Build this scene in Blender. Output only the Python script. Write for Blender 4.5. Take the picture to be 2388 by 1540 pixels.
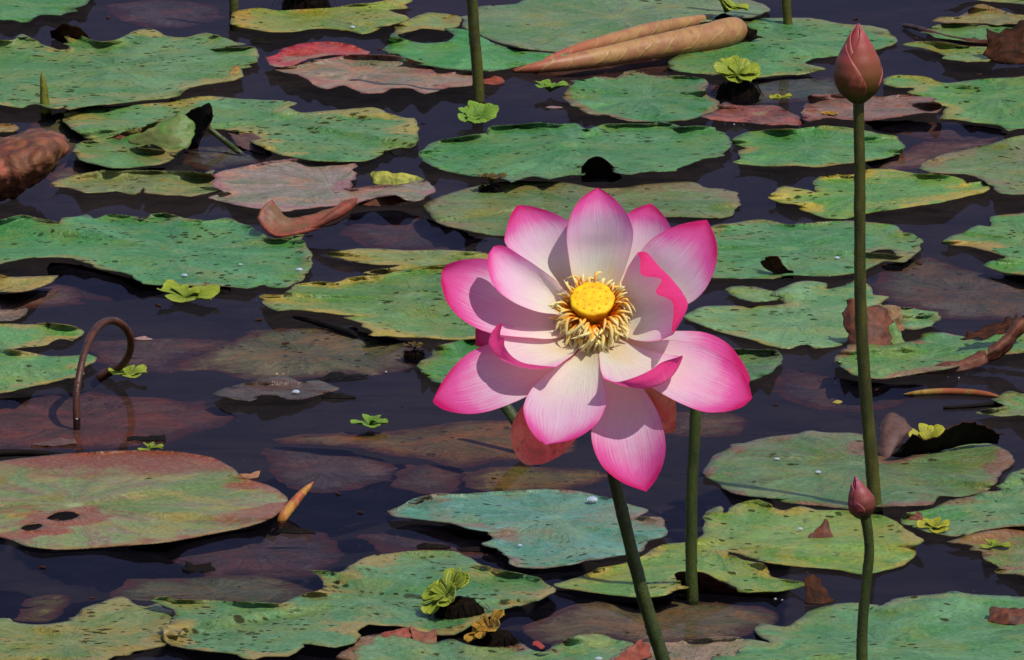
import bpy, math, random
import numpy as np
from mathutils import Vector, Matrix, noise as mnoise
from mathutils.geometry import delaunay_2d_cdt
random.seed(7)
scene = bpy.context.scene
for o in list(bpy.data.objects): bpy.data.objects.remove(o)
col = scene.collection

# ------------------------------------------------------------------ camera
PITCH = math.radians(12.0); DIST = 10.8; WIDTH = 0.77      # a long lens from the bank, 10.8 m off
PW, PH = 2388.0, 1540.0                                     # measuring grid over the picture
CAM = Vector((0, -DIST*math.cos(PITCH), DIST*math.sin(PITCH)))
FWD = Vector((0, math.cos(PITCH), -math.sin(PITCH))); UPV = Vector((0, math.sin(PITCH), math.cos(PITCH)))
PXT = WIDTH/DIST/PW                                         # tangent per grid step
cd = bpy.data.cameras.new('camera'); cam = bpy.data.objects.new('camera', cd); col.objects.link(cam)
cam.location = CAM; cam.rotation_euler = (math.radians(90)-PITCH, 0, 0)
cd.sensor_fit = 'HORIZONTAL'; cd.sensor_width = 36; cd.lens = 36*DIST/WIDTH
cd.clip_start = 0.1; cd.clip_end = 2000
scene.camera = cam

# ------------------------------------------------------------------ sky, sun, exposure
SUN_EL = math.radians(58); SUN_AZ = math.radians(130)       # azimuth clockwise from +Y (away from the camera)
SDIR = Vector((math.cos(SUN_EL)*math.sin(SUN_AZ), math.cos(SUN_EL)*math.cos(SUN_AZ), math.sin(SUN_EL)))
world = bpy.data.worlds.new('World'); scene.world = world; world.use_nodes = True
wn = world.node_tree.nodes; wl = world.node_tree.links
sky = wn.new('ShaderNodeTexSky'); sky.sky_type = 'NISHITA'; sky.sun_disc = False
sky.sun_elevation = SUN_EL; sky.sun_rotation = SUN_AZ
wl.new(sky.outputs[0], wn['Background'].inputs[0]); wn['Background'].inputs[1].default_value = 0.125
sd = bpy.data.lights.new('sun', 'SUN'); sd.energy = 4.5; sd.angle = math.radians(0.5); sd.color = (1.0, 0.95, 0.87)
sun = bpy.data.objects.new('sun', sd); col.objects.link(sun); sun.location = SDIR*5
sun.rotation_euler = SDIR.to_track_quat('Z', 'Y').to_euler()
vs = scene.view_settings; vs.view_transform = 'Standard'; vs.look = 'None'; vs.gamma = 1; vs.use_curve_mapping = False
vs.exposure = 0.12
scene.cycles.max_bounces = 7; scene.cycles.diffuse_bounces = 5; scene.cycles.glossy_bounces = 3; scene.cycles.transmission_bounces = 4; scene.cycles.transparent_max_bounces = 8
scene.cycles.caustics_reflective = False; scene.cycles.caustics_refractive = False

# ------------------------------------------------------------------ helpers: measuring
def ray(px, py): return FWD + Vector((1,0,0))*((px-PW/2)*PXT) - UPV*((py-PH/2)*PXT)
def ground(px, py, z=0.0):
    r = ray(px, py); return CAM + r*((z-CAM.z)/r.z)
def upright(px, py, gy):                 # a point standing above the water spot at picture row gy
    g = ground(px, gy); r = ray(px, py); return CAM + r*((g.y-CAM.y)/r.y)
def mm(px, gy):                          # metres per grid step at that row
    return (ground(px, gy)-CAM).length*PXT

def lin(c):
    c = c/255.0
    return c/12.92 if c <= 0.04045 else ((c+0.055)/1.055)**2.4
KA = 0.52
def C(r, g, b, k=KA): return (min(.85, lin(r)*k), min(.85, lin(g)*k), min(.85, lin(b)*k), 1)

# ------------------------------------------------------------------ helpers: materials
class NT:
    def __init__(s, name):
        s.m = bpy.data.materials.new(name); s.m.use_nodes = True
        s.n = s.m.node_tree.nodes; s.l = s.m.node_tree.links
        for x in list(s.n): s.n.remove(x)
        s.out = s.n.new('ShaderNodeOutputMaterial')
    def _in(s, sock, v):
        if v is None: return
        if hasattr(v, 'links') or isinstance(v, bpy.types.NodeSocket): s.l.new(v, sock)
        else: sock.default_value = v
    def math(s, op, a, b=None, c=None, clamp=False):
        n = s.n.new('ShaderNodeMath'); n.operation = op; n.use_clamp = clamp
        for i, v in enumerate((a, b, c)): s._in(n.inputs[i], v)
        return n.outputs[0]
    def mix(s, f, a, b, mode='MIX'):
        n = s.n.new('ShaderNodeMix'); n.data_type = 'RGBA'; n.blend_type = mode
        s._in(n.inputs[0], f); s._in(n.inputs[6], a); s._in(n.inputs[7], b); return n.outputs[2]
    def rng(s, v, a, b, c=0.0, d=1.0, smooth=True):
        n = s.n.new('ShaderNodeMapRange'); n.interpolation_type = 'SMOOTHSTEP' if smooth else 'LINEAR'
        s._in(n.inputs[0], v)
        for i, q in enumerate((a, b, c, d)): s._in(n.inputs[i+1], q)
        return n.outputs[0]
    def noise(s, vec, scale, detail=3.0, rough=.55, dist=0.0):
        n = s.n.new('ShaderNodeTexNoise'); s._in(n.inputs['Vector'], vec); n.inputs['Scale'].default_value = scale
        n.inputs['Detail'].default_value = detail; n.inputs['Roughness'].default_value = rough
        n.inputs['Distortion'].default_value = dist; return n.outputs[0]
    def voro(s, vec, scale, feat='F1'):
        n = s.n.new('ShaderNodeTexVoronoi'); n.feature = feat; s._in(n.inputs['Vector'], vec)
        n.inputs['Scale'].default_value = scale; return n
    def mapv(s, vec, loc=(0,0,0), scale=(1,1,1), rot=(0,0,0)):
        n = s.n.new('ShaderNodeMapping'); s._in(n.inputs[0], vec)
        n.inputs[1].default_value = loc; n.inputs[2].default_value = rot; n.inputs[3].default_value = scale
        return n.outputs[0]
    def attr(s, name, out=2):
        n = s.n.new('ShaderNodeAttribute'); n.attribute_name = name; return n.outputs[out]
    def obj(s): return s.n.new('ShaderNodeTexCoord').outputs['Object']
    def sep(s, v):
        n = s.n.new('ShaderNodeSeparateXYZ'); s._in(n.inputs[0], v); return n.outputs
    def comb(s, x, y, z):
        n = s.n.new('ShaderNodeCombineXYZ')
        for i, v in enumerate((x, y, z)): s._in(n.inputs[i], v)
        return n.outputs[0]
    def ramp(s, f, stops):
        n = s.n.new('ShaderNodeValToRGB'); s._in(n.inputs[0], f); e = n.color_ramp.elements
        while len(e) < len(stops): e.new(0.5)
        for i, (p, c) in enumerate(stops): e[i].position = p; e[i].color = c
        return n.outputs[0]
    def bump(s, h, strength, dist, normal=None):
        n = s.n.new('ShaderNodeBump'); s._in(n.inputs['Height'], h); n.inputs['Strength'].default_value = strength
        n.inputs['Distance'].default_value = dist; s._in(n.inputs['Normal'], normal); return n.outputs[0]
    def principled(s, colr, rough=.5, spec=.4, normal=None):
        n = s.n.new('ShaderNodeBsdfPrincipled'); s._in(n.inputs['Base Color'], colr); s._in(n.inputs['Roughness'], rough)
        s._in(n.inputs['Specular IOR Level'], spec); s._in(n.inputs['Normal'], normal); return n
    def thin(s, colr, rough, spec, normal, trans, tcol=None, murk_=None):
        p = s.principled(colr, rough, spec, normal)
        t = s.n.new('ShaderNodeBsdfTranslucent'); s._in(t.inputs[0], tcol if tcol is not None else colr); s._in(t.inputs['Normal'], normal)
        mx = s.n.new('ShaderNodeMixShader'); mx.inputs[0].default_value = trans
        s.l.new(p.outputs[0], mx.inputs[1]); s.l.new(t.outputs[0], mx.inputs[2])
        if murk_ is not None:                    # sunken leaf margin fades out, standing in for the haze of murky water
            tp = s.n.new('ShaderNodeBsdfTransparent'); m2 = s.n.new('ShaderNodeMixShader'); s._in(m2.inputs[0], murk_)
            s.l.new(tp.outputs[0], m2.inputs[1]); s.l.new(mx.outputs[0], m2.inputs[2]); mx = m2
        s.l.new(mx.outputs[0], s.out.inputs[0])
        return s.m
    def end(s, sh): s.l.new(sh.outputs[0], s.out.inputs[0]); return s.m

def leaf_material(name, main, alt, edge, ew=.012, ea=1.0, am=.5, spots=.5, vein=.72, seed=0, side=None, sidedir=0, sidew=.06, sideo=.0, hubk=.35, rad=.3, murk=False):
    """colour of a floating lotus leaf: green ground, painted light and shade of folds, patches, wilted rim, radiating veins, dark flecks and tears"""
    s = NT(name); p = s.obj(); q = s.mapv(p, loc=(seed*1.37, seed*2.11, 0), rot=(0, 0, seed*1.9))
    X = s.sep(p); r = s.math('SQRT', s.math('ADD', s.math('MULTIPLY', X[0], X[0]), s.math('MULTIPLY', X[1], X[1])))
    th = s.math('ARCTAN2', X[1], X[0])
    n2 = s.noise(q, 46, 4, .70, .8)
    thw = s.math('ADD', th, s.math('MULTIPLY', s.math('SUBTRACT', n2, .5), .30))
    radial = s.noise(s.comb(s.math('MULTIPLY', thw, 6.5), s.math('MULTIPLY', r, 13.0), seed*3.3), 1.0, 5, .70)
    ctr = s.rng(r, .004, .024); radial = s.math('ADD', .5, s.math('MULTIPLY', s.math('SUBTRACT', radial, .5), ctr))
    big = s.noise(q, 12, 4, .64, .8)
    fine = s.noise(q, 270, 3, .75)
    f1 = s.math('ADD', s.math('ADD', s.math('MULTIPLY', big, .8-rad), s.math('MULTIPLY', radial, rad)), s.math('MULTIPLY', n2, .2))
    colr = s.mix(s.rng(f1, .59-am*.22, .70-am*.22), main, alt)
    pale = (min(.8, main[0]*1.36+.042), min(.8, main[1]*1.34+.045), min(.8, main[2]*1.34+.030), 1)
    colr = s.mix(s.math('MULTIPLY', s.rng(n2, .50, .72), .55), colr, pale)
    dark = (main[0]*.38, main[1]*.50, main[2]*.32, 1)
    colr = s.mix(s.math('MULTIPLY', s.rng(radial, .49, .66), .72), colr, dark)
    sect = s.noise(s.comb(s.math('MULTIPLY', thw, 1.9), s.math('MULTIPLY', r, 5.0), seed*5.1+2), 1.0, 3, .6)  # sectors paint the light and dark of broad folds into the colour
    foldshade = (main[0]*.50, main[1]*.80, main[2]*.48, 1)
    colr = s.mix(s.math('MULTIPLY', s.math('MULTIPLY', s.rng(sect, .46, .64), ctr), .75), colr, foldshade)
    colr = s.mix(s.math('MULTIPLY', s.math('MULTIPLY', s.rng(sect, .46, .32), ctr), .45), colr, pale)
    warm = (min(.8, main[0]*1.5+.02), main[1]*1.02, main[2]*.62, 1)
    colr = s.mix(s.math('MULTIPLY', s.rng(s.noise(q, 24, 3, .62), .47, .62), .72), colr, warm)
    if side is not None:
        dd = s.math('ADD', s.math('MULTIPLY', X[0], math.cos(sidedir)), s.math('MULTIPLY', X[1], math.sin(sidedir)))
        dd = s.math('ADD', dd, s.math('MULTIPLY', s.math('SUBTRACT', big, .5), .16))
        colr = s.mix(s.rng(dd, sideo, sideo+sidew), colr, side)
    NV = 11
    vf = s.math('ABSOLUTE', s.math('SINE', s.math('MULTIPLY', s.math('ADD', th, s.math('MULTIPLY', s.math('SUBTRACT', big, .5), .25)), NV)))
    vw = s.math('DIVIDE', .0105, s.math('ADD', s.math('MULTIPLY', r, NV/3.2), .01))
    vmask = s.math('SUBTRACT', 1.0, s.rng(vf, 0.0, vw))
    vmask = s.math('MULTIPLY', vmask, s.rng(big, .34, .56))
    colr = s.mix(s.math('MULTIPLY', vmask, vein), colr, pale)
    hub = s.math('SUBTRACT', 1.0, s.rng(s.math('ADD', r, s.math('MULTIPLY', s.math('SUBTRACT', n2, .5), .008)), .0025, .0095))
    colr = s.mix(s.math('MULTIPLY', hub, hubk), colr, C(190, 205, 140))
    ed = s.attr('edge')
    wilt = s.rng(s.math('SUBTRACT', s.noise(s.mapv(q, loc=(4, 9, 0)), 9, 4, .68, 1.0), s.math('MULTIPLY', ed, 1.6)), .50, .60)
    colr = s.mix(s.math('MULTIPLY', wilt, ea*.62), colr, s.mix(s.rng(fine, .4, .6), edge, warm))
    patch = s.rng(s.noise(q, 15, 2, .6), .40, .66, -.6, 1.7)           # the wilt comes and goes along the margin
    en = s.math('SUBTRACT', s.math('ADD', ed, s.math('MULTIPLY', s.math('SUBTRACT', n2, .5), ew*3.0)), s.math('MULTIPLY', patch, ew*.9))
    rim = s.math('SUBTRACT', 1.0, s.rng(en, -ew*.5, ew*.6))
    colr = s.mix(s.math('MULTIPLY', rim, ea*.88), colr, edge)
    rim2 = s.math('SUBTRACT', 1.0, s.rng(s.math('ADD', ed, s.math('MULTIPLY', s.math('SUBTRACT', n2, .45), .007)), .0004, .0022))
    colr = s.mix(s.math('MULTIPLY', rim2, .7), colr, tuple(c*.28 for c in edge[:3]) + (1,))
    fl = None
    for k, (sc, st, rot, lo) in enumerate(((64, (.9, 1.25, 1), .3, .31), (160, (.85, 1.1, 1), -.9, .50))):
        v = s.voro(s.mapv(q, loc=(k*3.1, k*1.7, 0), scale=st, rot=(0, 0, rot)), sc)
        cl = s.sep(v.outputs['Color'])
        size = s.math('MULTIPLY', s.math('MULTIPLY', s.rng(cl[0], 1.0-.85*spots, 1.0, 0, 1, False), lo), s.rng(big, .36, .58, .25, 1.25))
        nd = s.math('ADD', v.outputs['Distance'], s.math('MULTIPLY', s.math('SUBTRACT', fine, .5), .9))
        m = s.math('SUBTRACT', 1.0, s.rng(s.math('SUBTRACT', nd, size), -.07, -.03))
        fl = m if fl is None else s.math('MAXIMUM', fl, m)
    tear = s.rng(s.noise(s.mapv(q, loc=(7, 3, 0), scale=(.62, 1.25, 1), rot=(0, 0, .25)), 50, 3, .6, 1.0), .715-.085*spots, .735-.085*spots)
    fl = s.math('MAXIMUM', fl, s.math('MULTIPLY', tear, min(1, spots*1.6)))
    colr = s.mix(s.math('MULTIPLY', fl, .95), colr, s.mix(s.rng(fine, .4, .6), C(36, 27, 24), C(74, 56, 42)))
    colr = s.mix(s.math('MULTIPLY', s.rng(fine, .47, .66), .42), colr, dark)
    colr = s.mix(s.math('MULTIPLY', s.rng(fine, .52, .34), .30), colr, pale)
    hgt = s.math('ADD', s.math('ADD', s.math('ADD', s.math('MULTIPLY', radial, 1.3), s.math('MULTIPLY', vmask, .30)), s.math('MULTIPLY', n2, .8)), s.math('MULTIPLY', fine, .14))
    nrm = s.bump(hgt, .8, .0042)
    return s.thin(colr, .42, s.math('MULTIPLY', s.math('SUBTRACT', 1.0, fl), s.rng(n2, .35, .65, .16, .50)), nrm, .06, murk_=s.math('MULTIPLY', .93, s.rng(s.math('ADD', ed, s.math('MULTIPLY', s.math('SUBTRACT', n2, .5), .05)), -.004, .022)) if murk else None)

def simple_material(name, a, b, scale=60, rough=.6, bump=.7, bdist=.002, spec=.15, trans=0.0, dark=None, stretch=(1,1,1)):
    """withered or fleshy plant tissue: two tones, wrinkles, dark specks"""
    s = NT(name); q = s.mapv(s.obj(), scale=stretch)
    n = s.noise(q, scale, 6, .68, .8); colr = s.mix(s.rng(n, .40, .60), a, b)
    n2 = s.noise(q, scale*5, 4, .72); n3 = s.noise(s.mapv(q, rot=(.4, .7, .2), scale=(1, 3.2, 1)), scale*1.6, 4, .6, .6)
    colr = s.mix(s.math('MULTIPLY', s.rng(n3, .52, .68), .55), colr, dark or tuple(c*.42 for c in a[:3]) + (1,))
    colr = s.mix(s.math('MULTIPLY', s.rng(n2, .54, .70), .65), colr, dark or tuple(c*.3 for c in a[:3]) + (1,))
    nrm = s.bump(s.math('ADD', s.math('ADD', n, s.math('MULTIPLY', n3, .8)), s.math('MULTIPLY', n2, .35)), bump, bdist)
    if trans: return s.thin(colr, rough, spec, nrm, trans)
    return s.end(s.principled(colr, rough, spec, nrm))

# ------------------------------------------------------------------ helpers: objects
def tag(o, label, cat, group=None, kind=None):
    if label: o['label'] = label
    if cat: o['category'] = cat
    if group: o['group'] = group
    if kind: o['kind'] = kind
    return o
def link(name, me, mats, parent=None, loc=None):
    o = bpy.data.objects.new(name, me); col.objects.link(o)
    for m in (mats if isinstance(mats, (list, tuple)) else [mats]): me.materials.append(m)
    if loc is not None: o.location = loc
    if parent is not None: o.parent = parent
    return o
def empty(name, loc):
    o = bpy.data.objects.new(name, None); col.objects.link(o); o.location = loc; o.empty_display_size = .01; return o
def mesh(name, V, F, smooth=True):
    me = bpy.data.meshes.new(name); me.from_pydata([tuple(v) for v in V], [], F); me.update()
    if smooth: me.polygons.foreach_set('use_smooth', [True]*len(me.polygons))
    return me
def fattr(me, name, vals):
    a = me.attributes.new(name, 'FLOAT', 'POINT'); a.data.foreach_set('value', np.asarray(vals, dtype=np.float32))
def solid(o, t, offset=-1, under=0):
    m = o.modifiers.new('thickness', 'SOLIDIFY'); m.thickness = t; m.offset = offset; m.material_offset = under; m.use_even_offset = False
def put(o, root):                       # world-built child under a root that stands at its own place
    o.parent = root; o.location = Vector(o.location) - root.location

def crom(P, n):
    """resample a list of vectors with a Catmull-Rom spline to n points"""
    P = [np.array(p, float) for p in P]; m = len(P)-1; out = []
    for i in range(n):
        t = i/(n-1)*m; k = min(int(t), m-1); f = t-k
        p0 = P[k-1] if k > 0 else 2*P[0]-P[1]; p1 = P[k]; p2 = P[k+1]; p3 = P[k+2] if k+2 <= m else 2*P[m]-P[m-1]
        out.append(.5*((2*p1)+(-p0+p2)*f+(2*p0-5*p1+4*p2-p3)*f*f+(-p0+3*p1-3*p2+p3)*f**3))
    return out

def tube(name, path, radii, mat, parent=None, seg=12, n=28, cap=True, lump=0.0, seed=0, prick=0.0):
    P = crom(path, n); R = crom([[r] for r in radii], n); V = []; F = []; U = []
    P = [Vector(p) for p in P]; o0 = P[0].copy()
    ref = Vector((0.3, -1, .2)).normalized()
    for i in range(n):
        t = (P[min(i+1, n-1)]-P[max(i-1, 0)]).normalized()
        a = t.cross(ref).normalized(); b = t.cross(a).normalized(); ref = -b if ref.dot(b) < 0 else b
        a = t.cross(ref).normalized(); b = t.cross(a).normalized()
        for j in range(seg):
            an = 2*math.pi*j/seg; rr = max(float(R[i][0]), 1e-5)
            d = a*math.cos(an)+b*math.sin(an)
            if lump: rr *= 1+lump*mnoise.noise((P[i]+d*rr)*60+Vector((seed, 0, 0)))+prick*max(0, mnoise.noise((P[i]+d*rr)*420+Vector((seed, 3, 0)))-.25)
            V.append(P[i]+d*rr-o0); U.append(i/(n-1))
    for i in range(n-1):
        for j in range(seg):
            F.append((i*seg+j, i*seg+(j+1) % seg, (i+1)*seg+(j+1) % seg, (i+1)*seg+j))
    if cap:
        F.append(tuple(range(seg))[::-1]); F.append(tuple((n-1)*seg+j for j in range(seg)))
    me = mesh(name, V, F); fattr(me, 'u', U)
    o = link(name, me, mat, None, o0)
    if parent is not None: put(o, parent)
    return o

def sheet(name, rows, mats, parent=None, nu=20, nv=20, thick=.0006, lump=0.0, ls=50, seed=0, origin=None, rag=0.0):
    """a bent leaf or petal through a net of points (rows from its base to its tip); u along, v across"""
    w = max(len(r) for r in rows)
    R = [crom(r, nv) if len(r) > 1 else [np.array(r[0], float)]*nv for r in rows]
    G = [crom([R[i][j] for i in range(len(R))], nu) for j in range(nv)]      # [v][u]
    V = []; U = []; W = []
    for i in range(nu):
        for j in range(nv):
            p = Vector(G[j][i]); V.append(p); U.append(i/(nu-1)); W.append(2*j/(nv-1)-1)
    if origin is None: origin = sum(V, Vector())/len(V); 
    F = [(i*nv+j, i*nv+j+1, (i+1)*nv+j+1, (i+1)*nv+j) for i in range(nu-1) for j in range(nv-1)]
    if lump or rag:
        me0 = mesh('tmp', V, F); N = [v.normal.copy() for v in me0.vertices]; bpy.data.meshes.remove(me0)
        for k in range(len(V)):
            if lump: V[k] = V[k] + N[k]*lump*(mnoise.noise(V[k]*ls+Vector((seed*3.7, 0, 0))) + .5*mnoise.noise(V[k]*ls*2.3+Vector((0, seed, 0))))
            if rag:
                e = max(abs(W[k]), 2*U[k]-1)**4
                V[k] = V[k] + Vector((mnoise.noise(V[k]*170+Vector((seed, 1, 0))), 0, mnoise.noise(V[k]*170+Vector((9, seed, 0)))))*rag*e
    me = mesh(name, [v-origin for v in V], F); fattr(me, 'u', U); fattr(me, 'v', W)
    o = link(name, me, mats, None, origin)
    if thick: solid(o, thick, 0, 1 if isinstance(mats, (list, tuple)) and len(mats) > 1 else 0)
    if parent is not None: put(o, parent)
    return o

# ------------------------------------------------------------------ the pond
def quad(name, s, z, mat, n=1):
    me = mesh(name, [(-s, -s, z), (s, -s, z), (s, s, z), (-s, s, z)], [(0, 1, 2, 3)], False)
    return tag(link(name, me, mat), None, None, None, 'structure')
s = NT('pond water'); p = s.obj()
rip = s.math('ADD', s.noise(s.mapv(p, scale=(1, .5, 1)), 7, 3, .5), s.math('MULTIPLY', s.noise(s.mapv(p, scale=(1, .5, 1)), 45, 2, .5), .05))
nrm = s.bump(rip, .16, .007)
fr = s.n.new('ShaderNodeFresnel'); fr.inputs[0].default_value = 1.13; s.l.new(nrm, fr.inputs['Normal'])
gl = s.n.new('ShaderNodeBsdfGlossy'); gl.inputs['Roughness'].default_value = .025; s.l.new(nrm, gl.inputs['Normal'])
gl.inputs['Color'].default_value = (.19, .155, .265, 1)
film = s.noise(s.mapv(p, scale=(1, 1, 1)), 26, 6, .7)
tr = s.n.new('ShaderNodeBsdfTransparent'); tr.inputs['Color'].default_value = (.84, .80, .80, 1)
df = s.n.new('ShaderNodeBsdfDiffuse'); df.inputs['Color'].default_value = (.016, .013, .020, 1)
m0 = s.n.new('ShaderNodeMixShader'); s.l.new(s.rng(film, .35, .75, .06, .28), m0.inputs[0]); s.l.new(tr.outputs[0], m0.inputs[1]); s.l.new(df.outputs[0], m0.inputs[2])
sv = s.voro(p, 150); sc_ = s.sep(sv.outputs['Color'])         # pollen and scum specks on the film
speck = s.math('MULTIPLY', s.math('SUBTRACT', 1.0, s.rng(sv.outputs['Distance'], .04, .12)), s.math('MULTIPLY', s.rng(sc_[0], .80, .86), s.rng(s.noise(p, 6, 3), .45, .6)))
sp_ = s.n.new('ShaderNodeBsdfDiffuse'); sp_.inputs['Color'].default_value = (.16, .14, .11, 1)
m3 = s.n.new('ShaderNodeMixShader'); s.l.new(speck, m3.inputs[0]); s.l.new(m0.outputs[0], m3.inputs[1]); s.l.new(sp_.outputs[0], m3.inputs[2]); m0 = m3
m1 = s.n.new('ShaderNodeMixShader'); s.l.new(fr.outputs[0], m1.inputs[0]); s.l.new(m0.outputs[0], m1.inputs[1]); s.l.new(gl.outputs[0], m1.inputs[2])
M_WATER = s.end(m1)
quad('pond_water', 400, 0.0, M_WATER)
M_BED = simple_material('pond mud', (.010, .009, .010, 1), (.022, .017, .015, 1), 5, .9, .5, .02)
quad('pond_bed', 400, -.45, M_BED)

# ------------------------------------------------------------------ floating leaves
M_UNDER = simple_material('leaf underside rust', C(120, 62, 44), C(88, 50, 38), 50, .6, .4, .001, .3, .06)
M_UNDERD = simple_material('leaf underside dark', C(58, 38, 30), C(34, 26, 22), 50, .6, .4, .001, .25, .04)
def closed_spline(P, step):
    n = len(P); out = []
    for i in range(n):
        p0, p1, p2, p3 = (np.array(P[(i+k-1) % n]) for k in range(4))
        L = np.linalg.norm(p2-p1); m = max(1, int(L/step))
        for j in range(m):
            f = j/m; c = .5*((2*p1)+(-p0+p2)*f+(2*p0-5*p1+4*p2-p3)*f*f+(-p0+3*p1-3*p2+p3)*f**3)
            l = p1+(p2-p1)*f; out.append(.55*c+.45*l)
    return np.array(out)
def inside(pts, polys):
    res = np.zeros(len(pts), bool); x, y = pts[:, 0], pts[:, 1]
    for P in polys:
        Q = np.roll(P, -1, axis=0)
        for (x1, y1), (x2, y2) in zip(P, Q):
            if y1 == y2: continue
            c = ((y1 > y) != (y2 > y)) & (x < (x2-x1)*(y-y1)/(y2-y1)+x1)
            res ^= c
    return res
LSEED = [0]
def leaf(label, pts, z, mat, center=None, rim=.002, amp=.0016, lifts=(), holes=(), rag=1.0, name='lotus_leaf', cat='lotus leaf', group='lotus leaves lying on the pond', under=None, step=.0038, grid=.0065, fold=.008, cup=None):
    LSEED[0] += 1; sd_ = LSEED[0]*7.31; z = z*.00042 if z > 0 else z*.001
    W = [ground(x, y, z) for x, y in pts]
    B = closed_spline([(w.x, w.y) for w in W], step)
    # ragged margin
    nx = np.roll(B, -1, 0)-np.roll(B, 1, 0); nl = np.linalg.norm(nx, axis=1)+1e-9; nrm_ = np.stack([nx[:, 1], -nx[:, 0]], 1)/nl[:, None]
    off = np.array([.0014*mnoise.noise(Vector((x*110, y*110, sd_)))+.0036*mnoise.noise(Vector((x*38, y*38, sd_+9)))-(.030*max(0, mnoise.noise(Vector((x*46, y*46, sd_+21)))-.40) if rag > .5 else 0) for x, y in B])*rag
    B = B+nrm_*off[:, None]
    H = []
    for h in holes:
        hw = [ground(x, y, z) for x, y in h]; H.append(closed_spline([(w.x, w.y) for w in hw], step*.8))
    polys = [B]+H
    lo = B.min(0); hi = B.max(0)
    rg = random.Random(int(sd_*100))
    cup = rg.choice((0, .001, .002, .003, .004)) if cup is None else cup
    if z > 0:                                    # near margin curls up here and there
        ys = [p_[1] for p_ in pts]; ym = min(ys)+.62*(max(ys)-min(ys)); cand = [p_ for p_ in pts if p_[1] > ym]
        lifts = list(lifts)+[(x_, y_, rg.uniform(16, 34), rg.uniform(2.0, 4.6)) for x_, y_ in rg.sample(cand, min(3, len(cand)))]
    gx = np.arange(lo[0], hi[0], grid); gy = np.arange(lo[1], hi[1], grid)
    I = np.array([(x+rg.uniform(-.3, .3)*grid, y+rg.uniform(-.3, .3)*grid) for x in gx for y in gy])
    allb = np.concatenate(polys)
    segs = [(P, np.roll(P, -1, 0)) for P in polys]
    def edist(Q):
        d = np.full(len(Q), 9.0)
        for P, P2 in segs:
            for a, b in zip(P, P2):
                ab = b-a; t = np.clip(((Q-a)@ab)/(ab@ab+1e-12), 0, 1); d = np.minimum(d, np.hypot(*(Q-(a+t[:, None]*ab)).T))
        return d
    I = I[inside(I, polys)]; I = I[edist(I) > grid*.55]
    V2 = [Vector(p) for p in allb]+[Vector(p) for p in I]
    E = []; k = 0
    for P in polys:
        n = len(P); E += [(k+i, k+(i+1) % n) for i in range(n)]; k += n
    cv, ce, cf, *_ = delaunay_2d_cdt(V2, E, [], 0, 1e-6)
    cv = np.array([(v.x, v.y) for v in cv]); T = np.array([f for f in cf if len(f) == 3])
    cen = cv[T].mean(1); T = T[inside(cen, polys)]
    used = np.unique(T); mp = -np.ones(len(cv), int); mp[used] = np.arange(len(used)); cv = cv[used]; T = mp[T]
    ed = edist(cv)
    c = ground(center[0], center[1], z) if center else Vector((*B.mean(0), z))
    V = []
    for (x, y), e in zip(cv, ed):
        rf = max(0.0, 1-e/.03); rf = rf*rf*(3-2*rf)
        w1 = mnoise.noise(Vector((x*13, y*13, sd_))); w2 = mnoise.noise(Vector((x*30, y*30, sd_+4))); w3 = mnoise.noise(Vector((x*85, y*85, sd_+2)))
        if z > 0:
            dz = amp*1.9*max(-.15, w1+.12)*(1-.4*rf)+rim*(2.5*rf*max(0, w2-.02)+.35*max(0, w2)+.22*w3*(1-.6*rf))
            th_ = math.atan2(y-c.y, x-c.x); r_ = math.hypot(x-c.x, y-c.y)
            dz += fold*min(1.2, r_/.1)*max(-.1, mnoise.noise(Vector((math.cos(th_)*2.1, math.sin(th_)*2.1, sd_+r_*3))))
            dz += cup*max(0, 1-e/.013)**2*(.35+.65*max(0, min(1, .5+1.4*mnoise.noise(Vector((x*16, y*16, sd_+31))))))
            dz = max(dz, -.0004)
        else: dz = amp*w1+rim*w2
        q = Vector((x, y, z))
        r0 = math.hypot(x-c.x, y-c.y); dz -= .0007*math.exp(-(r0/.018)**2)
        for (lx, ly, lr, lh) in lifts:   # places where the leaf bends up off the water
            g = ground(lx, ly, z); s_ = lr*mm(lx, ly); dz += lh*.001*math.exp(-((x-g.x)**2+((y-g.y)*.8)**2)/(s_*s_))
        d = (q-CAM); q = q + d*(dz/d.z)
        V.append(q-c)
    me = mesh(name, V, [tuple(int(i) for i in t) for t in T]); fattr(me, 'edge', ed)
    o = link(name, me, [mat, under or M_UNDER], None, c); solid(o, .0005, -1, 1)
    return tag(o, label, cat, group)

MS = [0]
def LM(main, alt, edge, **k):
    MS[0] += 1
    def gr(c):                                   # pond greens lean to yellow
        r, g, b = c
        return (r+6, g-2, b-19) if g > r+22 and g > b+18 else c
    main, alt = gr(main), gr(alt)
    k['spots'] = k.get('spots', .5)*random.Random(MS[0]*13).uniform(.45, 1.05)
    for q in ('side',):
        if k.get(q): k[q] = C(*k[q])
    return leaf_material('lotus leaf %d' % MS[0], C(*main), C(*alt), C(*edge), seed=MS[0], **k)
GREEN = (98, 152, 102); LIME = (116, 160, 78); OLIVE = (128, 132, 78)
YELLOW = (178, 160, 66); TAN = (158, 126, 86); MAUVE = (152, 128, 122); ROSE = (160, 108, 108); RUST = (152, 76, 52); BROWN = (96, 60, 44)
GREY = (124, 132, 108); WINE = (110, 60, 62)

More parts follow.
